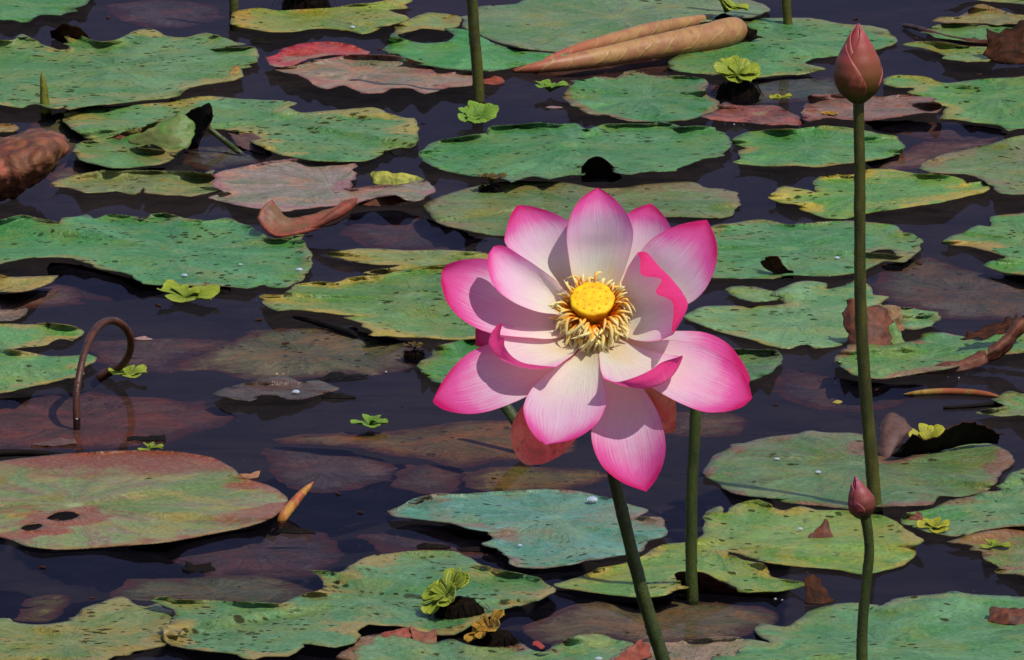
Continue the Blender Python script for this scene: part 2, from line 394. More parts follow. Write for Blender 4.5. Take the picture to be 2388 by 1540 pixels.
SUBG = 'dull leaves sunk under the water'
def sunk(label, pts, z, main, alt, edge, **k):
    k.setdefault('rag', 1.5); k['spots'] = k.get('spots', .3)*.45; k.setdefault('ew', .02); mk = {q: k.pop(q) for q in list(k) if q in ('ew', 'am', 'spots', 'vein', 'ea', 'side', 'sidedir')}
    return leaf(label, pts, z, LM(*[tuple(min(255, q*1.02) for q in c) for c in (main, alt, edge)], hubk=0, murk=True, **mk), name='sunken_leaf', cat='sunken leaf', group=SUBG, rim=.002, amp=.002, **k)

# --- sunk leaves first (below the surface)
sunk('brown purple sunken leaf behind the looped brown stalk', [(-60,940),(80,922),(200,915),(300,925),(400,932),(500,948),(548,966),(520,992),(450,1012),(400,1032),(250,1046),(100,1048),(-60,1048)], -9, (150,98,80), (120,86,84), (110,80,74), am=.5)
sunk('mauve sunken leaf right of the small yellow leaf at the left edge', [(-60,690),(60,682),(120,664),(170,668),(200,690),(150,712),(60,722),(0,726),(-60,730)], -4, (180,138,124), (140,108,104), (150,110,90))
sunk('purple sunken leaf under the left end of the long green leaf', [(120,612),(200,620),(300,645),(420,668),(360,690),(250,700),(160,690),(110,650)], -16, (130,100,100), (110,90,96), (100,80,80))
sunk('tan green sunken leaf left of the flower with scum on it', [(418,862),(470,822),(540,798),(600,772),(700,766),(800,768),(870,778),(950,800),(985,830),(965,856),(930,868),(850,876),(790,872),(740,880),(690,888),(640,886),(570,884),(500,866)], -2.2, (176,166,118), (138,150,106), (150,130,90), am=.6, spots=.8)
sunk('faint purple sunken leaf between loop stalk and tan sunken leaf', [(215,800),(330,790),(450,788),(560,800),(470,826),(410,866),(300,862),(230,840)], -14, (140,112,100), (116,96,96), (100,80,80))
sunk('long amber sunken leaf below the small bright water lettuce', [(628,1022),(700,1012),(800,1010),(900,1005),(980,998),(1060,985),(1150,980),(1240,985),(1330,1000),(1345,1050),(1240,1070),(1150,1075),(1080,1092),(1000,1076),(920,1062),(840,1046),(750,1036),(660,1032)], -3.5, (176,136,84), (140,136,92), (170,124,70), am=.6, spots=.6)
sunk('purple grey sunken leaf under the amber sunken leaf', [(615,1045),(700,1042),(800,1050),(880,1068),(920,1085),(905,1110),(840,1140),(760,1150),(680,1140),(640,1110)], -10, (128,108,110), (120,116,100), (110,96,96))
sunk('dim brown sunken leaf below the tip of the amber one', [(915,1105),(960,1085),(1030,1085),(1075,1100),(1080,1130),(1040,1150),(970,1150),(925,1135)], -7, (130,104,96), (120,110,90), (110,96,90))
sunk('yellow mossy sunken leaf under the lowest pink petals', [(1080,1112),(1130,1092),(1200,1085),(1300,1090),(1390,1098),(1420,1108),(1380,1132),(1300,1145),(1220,1150),(1140,1150),(1090,1135)], -2.0, (180,158,76), (146,132,82), (150,120,70), am=.5, spots=.9)
sunk('dim leaf below water beside the green stalk behind the flower', [(1545,975),(1620,955),(1700,958),(1745,985),(1720,1010),(1640,1020),(1560,1010)], -7, (150,126,96), (120,110,100), (130,104,80))
sunk('large purple brown sunken leaf between tall stem and right edge', [(2040,648),(2100,612),(2170,600),(2240,622),(2320,645),(2400,655),(2460,660),(2460,760),(2350,745),(2200,742),(2110,716),(2050,690)], -4.5, (142,130,112), (136,116,108), (140,120,90), am=.5)
sunk('purple sunken leaf left of the right hand roll', [(1830,860),(1950,880),(2050,895),(2150,900),(2120,940),(2000,960),(1880,950),(1800,910)], -15, (122,98,96), (104,90,96), (96,80,84))
sunk('rosy tan sunken leaf right of the round leaf by the tall stem', [(2010,372),(2110,352),(2150,330),(2250,330),(2330,318),(2300,345),(2230,365),(2150,390),(2060,400)], -3.5, (180,136,112), (150,130,116), (160,120,90), am=.5)
sunk('long purple sunken sheet below the spotted leaf at the right edge', [(2020,280),(2110,282),(2220,288),(2330,302),(2330,322),(2230,330),(2120,318),(2030,300)], -8, (140,112,110), (116,100,106), (110,90,90))
sunk('grey green sunken leaf under the tipped rooty lettuce at top', [(1660,200),(1740,188),(1850,178),(1950,182),(1990,210),(1960,232),(1860,238),(1760,240),(1680,228)], -3.0, (136,150,130), (120,136,132), (120,120,100), spots=.3)
sunk('grey sunken leaf along the top of the bottom left leaves', [(250,1390),(300,1350),(400,1348),(500,1342),(600,1342),(700,1362),(740,1388),(650,1412),(560,1412),(450,1404),(350,1400)], -2.4, (140,146,112), (128,132,112), (130,120,80), spots=.7)
sunk('small yellowish torn sunken leaf at bottom left', [(60,1397),(110,1386),(155,1388),(160,1405),(148,1420),(152,1428),(110,1450),(30,1446),(58,1428),(92,1412),(62,1412)], -2.6, (176,168,92), (150,150,92), (150,130,70), spots=.6)
sunk('dark purple sunken leaf in the open water below the big red leaf', [(330,1262),(480,1248),(620,1230),(760,1240),(800,1290),(740,1340),(600,1342),(470,1330),(380,1300)], -12, (120,96,98), (104,88,94), (96,80,84))
sunk('purple sunken leaf below the torn end of the blue green leaf', [(860,1250),(960,1222),(1080,1235),(1150,1262),(1160,1300),(1100,1300),(1000,1285),(900,1290)], -9, (128,100,98), (106,90,92), (100,80,80))
sunk('tan sunken leaf crossed by the flower stalk', [(1210,1462),(1260,1440),(1330,1415),(1400,1400),(1480,1405),(1560,1395),(1650,1405),(1760,1412),(1800,1424),(1818,1445),(1800,1460),(1750,1475),(1700,1495),(1600,1498),(1500,1500),(1400,1490),(1300,1505),(1240,1492)], -2.2, (172,156,116), (160,142,118), (150,130,90), am=.5, spots=.45)
sunk('dark purple sunken patch under the long floating roll at top', [(1240,168),(1400,150),(1560,135),(1600,150),(1560,168),(1420,178),(1300,180)], -6, (150,100,84), (120,84,80), (110,80,70))
sunk('pale grey sunken leaf under the stick on the folded leaf', [(440,345),(520,340),(600,345),(640,360),(600,378),(540,385),(480,395),(430,380)], -4, (150,156,136), (130,136,116), (130,120,90), spots=.4)
sunk('dull mauve sunken leaf behind the brown crumpled leaf at left', [(60,300),(140,262),(240,262),(330,290),(300,330),(210,345),(150,360),(100,345)], -3, (150,160,120), (150,130,120), (150,130,90), spots=.4)
sunk('amber sunken strip right of the brown crumpled leaf', [(110,415),(160,370),(260,392),(380,392),(330,412),(200,430),(120,438)], -3, (184,146,92), (160,140,110), (150,120,70), spots=.4)
sunk('dim purple sunken leaf left of the yellow top leaf', [(255,12),(340,2),(450,4),(520,20),(500,50),(420,66),(330,60),(270,40)], -14, (132,110,116), (112,98,108), (100,90,96))
sunk('dim purple sunken leaf between mauve leaf and yellow leaf', [(820,500),(920,490),(1000,510),(1100,552),(1080,582),(960,580),(860,575),(800,545)], -14, (128,104,106), (110,94,100), (100,86,90))

# --- floating leaves, far to near
leaf('green leaf cut off by the top left corner', [(-80,-40),(215,-30),(208,2),(197,11),(173,21),(143,35),(98,35),(66,50),(48,52),(16,45),(-80,46)], 4, LM((74,150,84),(92,156,96),(70,100,60),ew=.004,spots=.15,am=.3), (40,-20), lifts=[(200,14,40,4)])
leaf('big ragged green leaf below the top left corner with a deep notch', [(-90,90),(0,95),(30,94),(52,80),(80,95),(110,108),(140,117),(158,116),(165,104),(154,86),(160,80),(182,80),(205,92),(235,99),(262,96),(290,84),(318,72),(345,67),(370,74),(395,84),(430,86),(455,80),(480,77),(510,83),(540,96),(566,103),(540,106),(505,114),(545,112),(590,109),(600,120),(602,132),(600,146),(575,152),(560,160),(562,178),(545,188),(470,197),(430,210),(415,222),(370,232),(300,238),(240,244),(170,252),(155,246),(120,253),(80,243),(50,252),(0,245),(-90,242)], 5.5, LM(GREEN,(122,156,90),(184,156,78),ew=.016,spots=.62,am=.45), (270,158), lifts=[(345,74,40,2.5),(480,84,40,2)])
leaf('yellow green torn leaf at the top beside the stalk reflection', [(535,42),(548,27),(600,18),(650,24),(720,22),(790,15),(850,8),(900,0),(935,-8),(960,2),(930,15),(905,25),(945,38),(952,46),(905,60),(870,73),(845,79),(800,70),(740,68),(680,74),(620,74),(560,64),(540,55)], 4, LM((128,158,70),(172,164,70),(196,150,60),ew=.014,spots=.32,am=.62), (740,40), rim=.0012, lifts=[(930,5,40,2)])
leaf('huge pale green leaf at the top edge with a white navel', [(1075,62),(1085,50),(1108,18),(1200,8),(1250,-10),(1400,-28),(1600,-24),(1720,-8),(1780,10),(1792,22),(1770,36),(1720,44),(1680,47),(1560,62),(1470,82),(1390,107),(1370,120),(1300,123),(1250,116),(1200,110),(1160,100),(1115,80)], 6, LM((114,150,108),(134,140,116),(130,120,88),ew=.008,spots=.10,am=.55,vein=.8,rad=.65), (1440,41), rim=.0008, cup=0, fold=.003)
leaf('small yellow green leaf tucked left of the tall top stalk', [(912,80),(930,60),(960,40),(1000,28),(1040,32),(1075,40),(1082,50),(1062,64),(1020,70),(985,66),(960,74),(930,80)], 5, LM((140,160,74),(120,158,80),(170,140,60),spots=.4,am=.5), (1010,48), lifts=[(985,62,25,4)])
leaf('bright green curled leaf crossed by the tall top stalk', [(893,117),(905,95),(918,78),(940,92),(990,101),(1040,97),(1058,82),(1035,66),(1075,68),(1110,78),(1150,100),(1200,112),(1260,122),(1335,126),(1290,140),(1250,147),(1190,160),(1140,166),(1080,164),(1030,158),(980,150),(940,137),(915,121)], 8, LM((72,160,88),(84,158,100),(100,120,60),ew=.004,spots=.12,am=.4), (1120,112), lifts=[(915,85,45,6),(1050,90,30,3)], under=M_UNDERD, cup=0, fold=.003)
leaf('pink grey leaf with scalloped front edge behind the tall top stalk', [(640,158),(700,150),(725,142),(765,136),(820,128),(900,130),(960,138),(1010,158),(1025,172),(1060,168),(1100,170),(1120,180),(1118,192),(1090,200),(1040,206),(990,218),(958,206),(922,206),(892,217),(850,215),(800,200),(762,207),(735,200),(712,186),(700,174),(662,170)], 4, LM((168,136,118),(136,148,104),(176,104,92),ew=.012,spots=.12,am=.5), (850,168), rim=.002, lifts=[(925,205,22,4),(800,202,22,3),(1060,200,30,3)])
leaf('red topped leaf piece lying behind the pink grey leaf', [(628,138),(655,117),(700,102),(760,96),(820,105),(865,120),(842,130),(780,128),(722,136),(700,146),(660,156),(636,152)], 7, LM((190,62,58),(178,92,70),(200,40,60),ew=.012,spots=.10,am=.45,hubk=0,side=(176,136,112),sidedir=-1.35,sideo=-.016,sidew=.03), (740,125), rim=.001, lifts=[(720,105,70,3)])
leaf('green leaf left of the tall bud under the thick end of the roll', [(1555,150),(1575,132),(1620,118),(1700,100),(1745,82),(1735,55),(1745,46),(1800,42),(1890,42),(1960,55),(2030,60),(2070,72),(2093,88),(2080,105),(2040,115),(2030,121),(1960,130),(1895,138),(1880,148),(1925,160),(1880,172),(1800,178),(1760,181),(1700,173),(1650,173),(1580,166)], 4.5, LM((84,152,98),(100,160,96),(150,140,70),ew=.009,spots=.38,am=.4), (1830,95), cup=0, fold=.003)
leaf('green leaf in front of the floating roll, beside a lettuce', [(1313,226),(1328,203),(1350,190),(1385,178),(1410,178),(1435,182),(1450,175),(1480,168),(1530,175),(1590,178),(1640,185),(1654,195),(1645,213),(1660,225),(1676,238),(1670,255),(1645,270),(1600,280),(1540,284),(1480,283),(1440,277),(1410,268),(1390,271),(1360,262),(1345,250),(1330,246)], 4, LM((80,148,100),(98,156,110),(150,110,80),ew=.006,spots=.20,am=.4), (1500,225), rim=.002)
leaf('rust red leaf flap with beaded edge below the tipped lettuce', [(1648,277),(1668,255),(1690,237),(1712,244),(1750,246),(1800,246),(1835,256),(1872,282),(1858,292),(1790,291),(1720,286),(1680,282)], 5, LM((160,78,66),(170,104,88),(120,60,50),spots=.10,am=.4,vein=.1), (1770,265), lifts=[(1690,245,30,5)], rim=.0025)
leaf('mauve brown leaf behind the stem just under the tall bud', [(1868,268),(1880,240),(1900,220),(1960,222),(2060,225),(2110,221),(2160,230),(2193,246),(2182,262),(2150,262),(2100,271),(2060,276),(2020,282),(1960,276),(1920,276),(1890,288)], 6.5, LM((150,108,98),(146,136,108),(140,64,50),ew=.010,spots=.12,am=.35), (2000,250), rim=.0028, lifts=[(2170,240,25,4),(1900,225,25,4)])
leaf('spotted green leaf at the right edge beside the tall bud', [(2058,196),(2075,180),(2100,175),(2150,178),(2210,194),(2270,186),(2350,181),(2470,178),(2470,312),(2388,300),(2352,306),(2330,292),(2260,285),(2220,278),(2192,276),(2205,250),(2160,240),(2130,222),(2110,215),(2128,206),(2090,204)], 4, LM((94,158,92),(112,164,92),(178,160,66),ew=.012,spots=.32,am=.45), (2330,225), rim=.002)
leaf('light green leaf tip in the top right corner', [(2200,-22),(2300,-12),(2400,0),(2460,-5),(2460,18),(2388,10),(2280,0)], 3, LM((122,160,84),(140,160,80),(170,140,70),spots=.2), (2330,0))
leaf('tan folded leaf tip above the brown stalk at top right', [(2170,50),(2195,40),(2235,40),(2265,18),(2290,10),(2325,20),(2360,33),(2420,38),(2420,52),(2370,56),(2300,56),(2220,54)], 5, LM((156,140,76),(140,142,80),(150,110,60),spots=.25,am=.5), (2300,40), lifts=[(2285,18,25,4)])
leaf('green leaf under the curved brown stalk at top right', [(2160,76),(2175,60),(2220,54),(2300,58),(2372,52),(2420,56),(2400,76),(2335,92),(2280,98),(2220,92),(2180,86)], 3.6, LM((88,156,90),(104,160,88),(130,130,70),spots=.2), (2270,74))
leaf('yellow green leaf below the curved brown stalk at top right', [(2105,104),(2140,97),(2190,99),(2250,108),(2300,110),(2330,122),(2300,143),(2255,140),(2215,134),(2180,120),(2150,112)], 3, LM((116,158,84),(140,158,76),(178,150,66),ew=.012,spots=.4), (2230,118))
leaf('long ragged green leaf running under the folded leaf at left', [(150,262),(165,256),(260,248),(380,240),(440,230),(490,223),(560,229),(640,233),(688,240),(672,250),(700,262),(740,259),(800,257),(865,250),(905,264),(945,276),(966,276),(974,295),(979,320),(970,338),(950,346),(928,344),(905,352),(880,366),(850,376),(790,378),(720,374),(660,362),(620,346),(590,332),(560,312),(520,302),(470,300),(420,290),(370,292),(330,302),(280,312),(240,324),(200,322),(170,302),(150,282)], 4.2, LM((92,152,100),(122,154,90),(190,160,74),ew=.018,spots=.55,am=.42), (640,280), rim=.0024, lifts=[(910,300,80,3)])
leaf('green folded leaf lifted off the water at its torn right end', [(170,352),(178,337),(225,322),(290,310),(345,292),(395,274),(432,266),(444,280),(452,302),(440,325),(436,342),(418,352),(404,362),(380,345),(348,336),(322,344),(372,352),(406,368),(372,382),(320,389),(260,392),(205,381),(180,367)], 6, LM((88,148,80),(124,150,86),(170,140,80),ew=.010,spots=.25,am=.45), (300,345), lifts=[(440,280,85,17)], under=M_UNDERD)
leaf('narrow yellow olive leaf above the dark water at left', [(118,428),(160,412),(205,402),(240,398),(265,400),(300,399),(385,399),(440,401),(470,404),(498,397),(496,415),(502,438),(515,443),(470,453),(430,456),(380,454),(340,449),(336,436),(325,446),(310,453),(290,451),(270,446),(245,449),(200,449),(165,441),(135,434)], 4, LM((144,150,84),(120,152,92),(168,140,80),ew=.008,spots=.5,am=.4), (300,425), rim=.0022)
leaf('tiny yellow leaf tip at left edge above the brown crumpled leaf', [(-60,290),(0,289),(30,291),(42,300),(20,308),(-60,310)], 3, LM((180,150,70),(150,150,70),(170,120,60)), (0,298))
leaf('mauve grey leaf with toothed pink notch above the curled boat leaf', [(496,408),(555,391),(620,378),(680,372),(740,372),(800,373),(832,380),(833,389),(816,395),(832,404),(829,418),(814,421),(826,431),(824,439),(870,434),(930,432),(985,421),(1003,426),(1016,440),(1008,452),(985,463),(962,471),(945,464),(922,455),(885,461),(830,475),(770,481),(700,488),(640,488),(590,485),(540,476),(488,461),(520,446),(500,436)], 4.5, LM((166,140,130),(140,150,110),(176,112,118),ew=.012,spots=.10,am=.48,vein=.8,rad=.65), (770,432), lifts=[(925,452,45,6)], rim=.0012)
leaf('long spotted green leaf running off the left edge', [(-80,520),(5,515),(50,503),(100,510),(138,518),(140,508),(180,505),(200,500),(220,510),(260,500),(300,505),(330,511),(355,500),(400,500),(430,508),(480,515),(530,508),(575,525),(605,543),(640,558),(690,548),(712,545),(708,560),(720,580),(724,610),(718,635),(700,655),(662,672),(610,665),(580,673),(530,668),(480,666),(420,666),(332,662),(302,642),(235,628),(205,616),(172,603),(120,600),(60,602),(20,612),(-10,618),(-80,622)], 4.2, LM((80,154,106),(98,160,118),(150,140,80),ew=.007,spots=.72,am=.38), (420,585), rim=.0022, lifts=[(690,560,40,3)], holes=[])
leaf('small yellow spotted leaf at the left edge', [(-60,640),(0,640),(25,645),(80,645),(135,643),(112,660),(60,677),(20,681),(-60,678)], 3.5, LM((176,166,78),(160,164,84),(180,140,70),spots=.5,am=.4), (30,660))
leaf('dull tan leaf end at the left edge under the small yellow one', [(-60,722),(0,724),(60,718),(58,735),(30,748),(-60,752)], 2.2, LM((150,120,100),(130,110,100),(130,90,80)), (0,735))
leaf('pale green spotted leaf touching the looped stalk at the left edge', [(-80,766),(20,755),(62,757),(110,752),(150,758),(192,770),(190,782),(170,796),(140,790),(110,801),(60,810),(25,816),(60,822),(108,831),(160,828),(205,825),(224,836),(218,846),(200,858),(194,872),(170,881),(120,890),(60,905),(0,918),(-80,928)], 4, LM((104,168,110),(128,166,104),(186,150,80),ew=.010,spots=.55,am=.4), (60,840), rim=.0018)
leaf('yellow tinged leaf ending behind the upper left petals', [(775,596),(790,586),(830,579),(880,581),(960,583),(1060,584),(1140,592),(1160,640),(1060,640),(1000,642),(940,640),(888,642),(844,636),(900,628),(940,618),(880,618),(830,612),(800,606)], 3.6, LM((144,156,80),(104,150,92),(190,160,74),ew=.014,spots=.35,am=.5), (1000,612), rim=.0012)
leaf('large green leaf with yellow toothed lower edge left of the flower', [(612,706),(625,690),(660,688),(690,665),(740,658),(780,660),(812,649),(850,645),(900,640),(960,628),(1020,620),(1140,618),(1190,700),(1170,770),(1110,790),(1060,792),(1000,789),(930,786),(890,781),(866,768),(850,764),(842,755),(798,741),(832,737),(790,732),(720,727),(680,722),(650,724),(620,715)], 4.6, LM((98,148,82),(132,150,80),(200,166,62),ew=.016,spots=.32,am=.42), (970,695), rim=.0016, lifts=[(980,690,90,3)])
leaf('small fresh green leaf half behind the lower left petal', [(970,857),(985,842),(1002,830),(1012,812),(1050,798),(1100,786),(1160,792),(1160,850),(1080,892),(1040,897),(1005,882),(986,870)], 3.8, LM((78,150,80),(70,140,84),(140,130,70),ew=.006,spots=.15), (1080,835))
leaf('wide green leaf with a dark arched lip right above the flower', [(979,366),(986,346),(1020,330),(1080,320),(1130,310),(1150,296),(1200,292),(1270,285),(1300,291),(1340,288),(1370,300),(1400,290),(1450,290),(1500,291),(1560,287),(1590,298),(1630,295),(1682,310),(1702,325),(1698,345),(1682,365),(1640,371),(1600,385),(1560,398),(1500,402),(1460,406),(1440,400),(1415,378),(1392,372),(1370,382),(1362,408),(1330,408),(1280,420),(1240,412),(1192,426),(1160,412),(1100,412),(1040,401),(1000,386)], 4.4, LM((80,150,96),(96,154,108),(110,130,80),ew=.005,spots=.42,am=.4), (1330,345), rim=.0024, lifts=[(1300,335,60,2)])
leaf('dull green leaf just behind the top of the flower', [(990,482),(1010,465),(1060,446),(1130,430),(1200,422),(1300,425),(1400,440),(1450,438),(1500,430),(1560,425),(1610,424),(1640,435),(1690,444),(1726,460),(1729,480),(1710,500),(1680,509),(1600,506),(1500,510),(1400,520),(1250,546),(1180,551),(1100,541),(1040,526),(1005,506)], 3.2, LM((104,136,86),(146,134,90),(146,118,80),ew=.020,spots=.36,am=.55), (1370,480), rim=.0014)
leaf('green leaf crossed by the tall bud stem at its upper third', [(1708,322),(1740,308),(1800,302),(1860,300),(1920,293),(2000,300),(2050,312),(2090,318),(2107,340),(2100,356),(2060,370),(1990,380),(1905,390),(1850,385),(1780,388),(1730,378),(1720,352),(1745,346),(1714,336)], 4.3, LM((84,156,96),(100,162,96),(176,140,56),ew=.007,spots=.32,am=.4), (1885,340), rim=.002, lifts=[(1725,325,25,4)])
leaf('yellow edged green leaf crossed by the tall bud stem', [(1788,462),(1800,446),(1828,434),(1880,442),(1906,450),(1898,430),(1912,412),(1960,412),(2000,405),(2050,395),(2100,398),(2150,406),(2220,410),(2248,420),(2252,430),(2290,422),(2307,435),(2290,450),(2222,465),(2150,480),(2062,490),(2010,500),(1970,509),(1930,509),(1900,501),(1868,490),(1858,476),(1822,473)], 4.6, LM((102,164,86),(126,168,80),(212,176,56),ew=.013,spots=.26,am=.45), (2030,450), rim=.0016)
leaf('dull moss green leaf at the right edge with a pale ring on it', [(2145,384),(2200,360),(2290,340),(2388,316),(2470,308),(2470,440),(2388,455),(2330,450),(2300,424),(2250,406),(2180,402)], 3.4, LM((106,140,90),(134,134,100),(150,120,84),ew=.014,spots=.35,am=.5), (2390,370), rim=.0016)
leaf('green leaf right of the flower with a brown torn flap in front', [(1638,570),(1660,530),(1700,520),(1770,512),(1800,516),(1850,526),(1930,515),(2000,516),(2080,525),(2100,542),(2130,545),(2146,560),(2147,585),(2122,602),(2100,614),(2062,608),(2020,630),(1980,640),(1900,645),(1850,641),(1800,650),(1720,648),(1640,646),(1615,600)], 4.2, LM((84,152,102),(98,156,112),(150,130,76),ew=.008,spots=.42,am=.42), (1840,580), rim=.0022, holes=[[(2025,590),(2050,582),(2080,583),(2092,598),(2075,592),(2045,592)]])
leaf('green leaf with orange torn left tip at the right edge', [(2196,569),(2215,552),(2250,540),(2282,525),(2310,530),(2310,505),(2350,500),(2470,498),(2470,642),(2388,640),(2330,632),(2290,620),(2312,610),(2342,602),(2310,588),(2260,576),(2225,574)], 4.6, LM((92,158,92),(112,160,90),(206,150,70),ew=.015,spots=.26,am=.4), (2390,560), rim=.002, lifts=[(2215,562,25,3)])
leaf('pale mint torn leaf right of the flower behind the stem', [(1596,738),(1620,722),(1650,714),(1700,712),(1750,716),(1830,708),(1800,690),(1830,668),(1870,655),(1925,660),(1930,674),(1980,662),(2002,650),(2040,670),(2040,690),(2060,715),(2010,740),(1990,780),(1966,806),(1900,813),(1880,804),(1840,813),(1790,806),(1740,790),(1680,776),(1640,760)], 4, LM((116,168,122),(136,168,112),(180,160,86),ew=.009,spots=.42,am=.45), (1850,745), rim=.002)
leaf('pale mint leaf fragment with a pointed left end right of the flower', [(1690,676),(1710,668),(1750,668),(1790,678),(1830,686),(1812,700),(1760,706),(1720,698)], 5, LM((118,170,112),(136,166,104),(150,140,80),spots=.4), (1760,688))
leaf('pale mint leaf fragment right of the brown flap by the stem', [(2092,722),(2120,717),(2150,724),(2186,728),(2192,746),(2172,757),(2135,768),(2100,764)], 4.4, LM((120,176,118),(96,164,92),(150,140,90),spots=.35), (2140,742), rim=.0024)
leaf('dull green leaf piece showing right of the right hand petals', [(1640,800),(1700,814),(1760,816),(1812,818),(1820,832),(1818,848),(1790,870),(1755,890),(1700,882),(1640,862)], 2.6, LM((92,146,100),(114,140,96),(110,120,84),spots=.45), (1720,845))
leaf('crumpled moss green leaf under the rust roll at the right edge', [(1948,842),(1958,826),(1985,802),(2020,800),(2060,806),(2110,800),(2150,790),(2150,778),(2200,774),(2240,784),(2290,795),(2330,775),(2400,755),(2450,760),(2440,812),(2300,834),(2200,862),(2130,872),(2060,884),(2000,876),(1965,860)], 4.2, LM((96,156,96),(140,144,88),(170,110,84),ew=.010,spots=.25,am=.45), (2140,830), rim=.003, amp=.004)
leaf('small mint leaf entering from the right edge below the roll', [(2276,962),(2310,954),(2335,946),(2322,936),(2332,920),(2352,912),(2390,920),(2450,930),(2450,978),(2388,970),(2330,970)], 4, LM((104,166,112),(84,156,92),(150,140,80),spots=.15), (2400,945))
leaf('veined green and wine leaf at the foot of the tall bud stem', [(1641,1088),(1660,1066),(1710,1040),(1780,1020),(1860,1010),(1940,1008),(2010,1014),(2030,1050),(2060,1074),(2090,1072),(2140,1058),(2200,1046),(2260,1031),(2310,1036),(2350,1054),(2368,1075),(2348,1096),(2330,1120),(2318,1136),(2280,1150),(2240,1160),(2192,1157),(2170,1176),(2100,1181),(2040,1183),(1960,1186),(1900,1178),(1840,1173),(1790,1160),(1730,1155),(1680,1136),(1650,1112)], 4.6, LM((96,136,94),(134,118,92),(146,84,72),ew=.012,spots=.08,am=.5,vein=.9,rad=.7,side=(146,116,98),sidedir=2.2,sideo=.05,sidew=.06), (1995,1078), rim=.0016, lifts=[(2190,1158,30,4),(1860,1165,40,3)])
leaf('yellow green split leaf behind the flower stalk foot', [(1290,1367),(1330,1350),(1400,1326),(1470,1311),(1505,1290),(1545,1270),(1620,1262),(1640,1228),(1645,1196),(1660,1184),(1682,1180),(1690,1196),(1720,1176),(1770,1165),(1800,1184),(1830,1190),(1870,1180),(1900,1190),(1980,1190),(2060,1205),(2100,1220),(2115,1236),(2152,1262),(2132,1280),(2136,1300),(2110,1318),(2050,1334),(2010,1339),(1960,1330),(1900,1325),(1830,1318),(1790,1311),(1730,1296),(1700,1288),(1730,1304),(1780,1318),(1800,1345),(1850,1352),(1876,1360),(1860,1371),(1810,1381),(1740,1376),(1680,1352),(1640,1337),(1600,1332),(1576,1342),(1588,1362),(1560,1388),(1500,1396),(1440,1390),(1370,1381)], 4.2, LM((122,164,84),(144,162,76),(190,160,70),ew=.009,spots=.42,am=.5), (1665,1278), rim=.0018)
leaf('blue green leaf with drops and a wine red curled rim below the flower', [(902,1192),(935,1180),(960,1165),(1010,1153),(1080,1151),(1150,1148),(1200,1145),(1270,1140),(1340,1145),(1420,1163),(1450,1172),(1500,1184),(1512,1192),(1490,1206),(1540,1206),(1556,1222),(1554,1240),(1542,1254),(1520,1262),(1495,1286),(1440,1296),(1380,1306),(1330,1318),(1270,1326),(1210,1323),(1182,1310),(1172,1288),(1150,1272),(1146,1250),(1138,1240),(1100,1235),(1040,1220),(980,1211),(925,1206)], 5, LM((104,158,140),(116,160,150),(156,110,92),ew=.014,spots=.28,am=.45), (1290,1212), rim=.002, amp=.0022)
leaf('mint green leaf at the right edge beside the yellow lettuce', [(2105,1222),(2112,1196),(2170,1186),(2220,1166),(2290,1152),(2335,1142),(2345,1112),(2400,1086),(2470,1080),(2470,1216),(2330,1230),(2270,1242),(2220,1252),(2160,1240)], 3.4, LM((104,158,112),(134,144,92),(160,110,70),ew=.012,spots=.5,am=.45), (2330,1180), rim=.002)
leaf('rust tinted green leaf at the right edge above the bottom leaf', [(2206,1264),(2260,1247),(2330,1232),(2400,1222),(2470,1230),(2470,1350),(2380,1344),(2330,1326),(2300,1306),(2285,1285),(2250,1270)], 5, LM((120,146,80),(160,112,76),(160,96,66),ew=.014,spots=.15,am=.5,side=(168,104,68),sidedir=2.3,sideo=.0,sidew=.05), (2390,1285), rim=.0016)
leaf('big pink and green leaf with holes lying at the lower left', [(-160,1130),(-90,1092),(-40,1082),(40,1070),(130,1060),(230,1053),(330,1050),(430,1055),(500,1068),(545,1093),(572,1115),(620,1130),(652,1146),(669,1160),(664,1180),(640,1205),(590,1225),(500,1245),(400,1262),(300,1272),(200,1279),(130,1281),(60,1273),(20,1258),(-60,1238),(-170,1190)], 5.5, LM((140,152,88),(176,108,106),(166,70,58),ew=.020,spots=.03,am=.62,vein=.8,rad=.72,side=(148,52,30),sidedir=1.62,sideo=.085,sidew=.055,hubk=.7), (172,1180), rag=.4, rim=.001, lifts=[(150,1192,28,3)], holes=[[(108,1210),(122,1200),(150,1192),(172,1194),(184,1203),(168,1211),(140,1215)],[(48,1232),(62,1224),(90,1221),(100,1226),(82,1236),(60,1238)]])
leaf('spotted green leaf with tan upper edge in the bottom middle', [(720,1330),(790,1335),(830,1310),(870,1292),(930,1288),(1000,1283),(1060,1285),(1100,1300),(1130,1320),(1190,1336),(1260,1350),(1292,1375),(1262,1400),(1180,1420),(1110,1450),(1060,1480),(1010,1481),(960,1466),(930,1460),(860,1455),(836,1472),(830,1500),(780,1511),(710,1502),(672,1530),(600,1531),(540,1525),(470,1518),(400,1505),(382,1480),(400,1450),(410,1430),(380,1412),(360,1400),(440,1398),(560,1404),(650,1408),(712,1388),(752,1372),(748,1350)], 4.2, LM((94,150,110),(128,146,92),(182,146,72),ew=.018,spots=.75,am=.4), (860,1400), rim=.0022)
leaf('yellow green leaf in the bottom left corner', [(-80,1448),(0,1443),(40,1452),(100,1456),(165,1445),(190,1422),(240,1402),(282,1392),(310,1405),(340,1413),(370,1405),(385,1415),(405,1440),(426,1450),(428,1466),(408,1490),(385,1506),(340,1516),(270,1526),(230,1548),(150,1585),(0,1610),(-100,1610)], 5.6, LM((138,146,70),(104,142,74),(168,140,76),ew=.016,spots=.62,am=.42), (160,1500), rim=.0022, lifts=[(410,1455,30,3)])
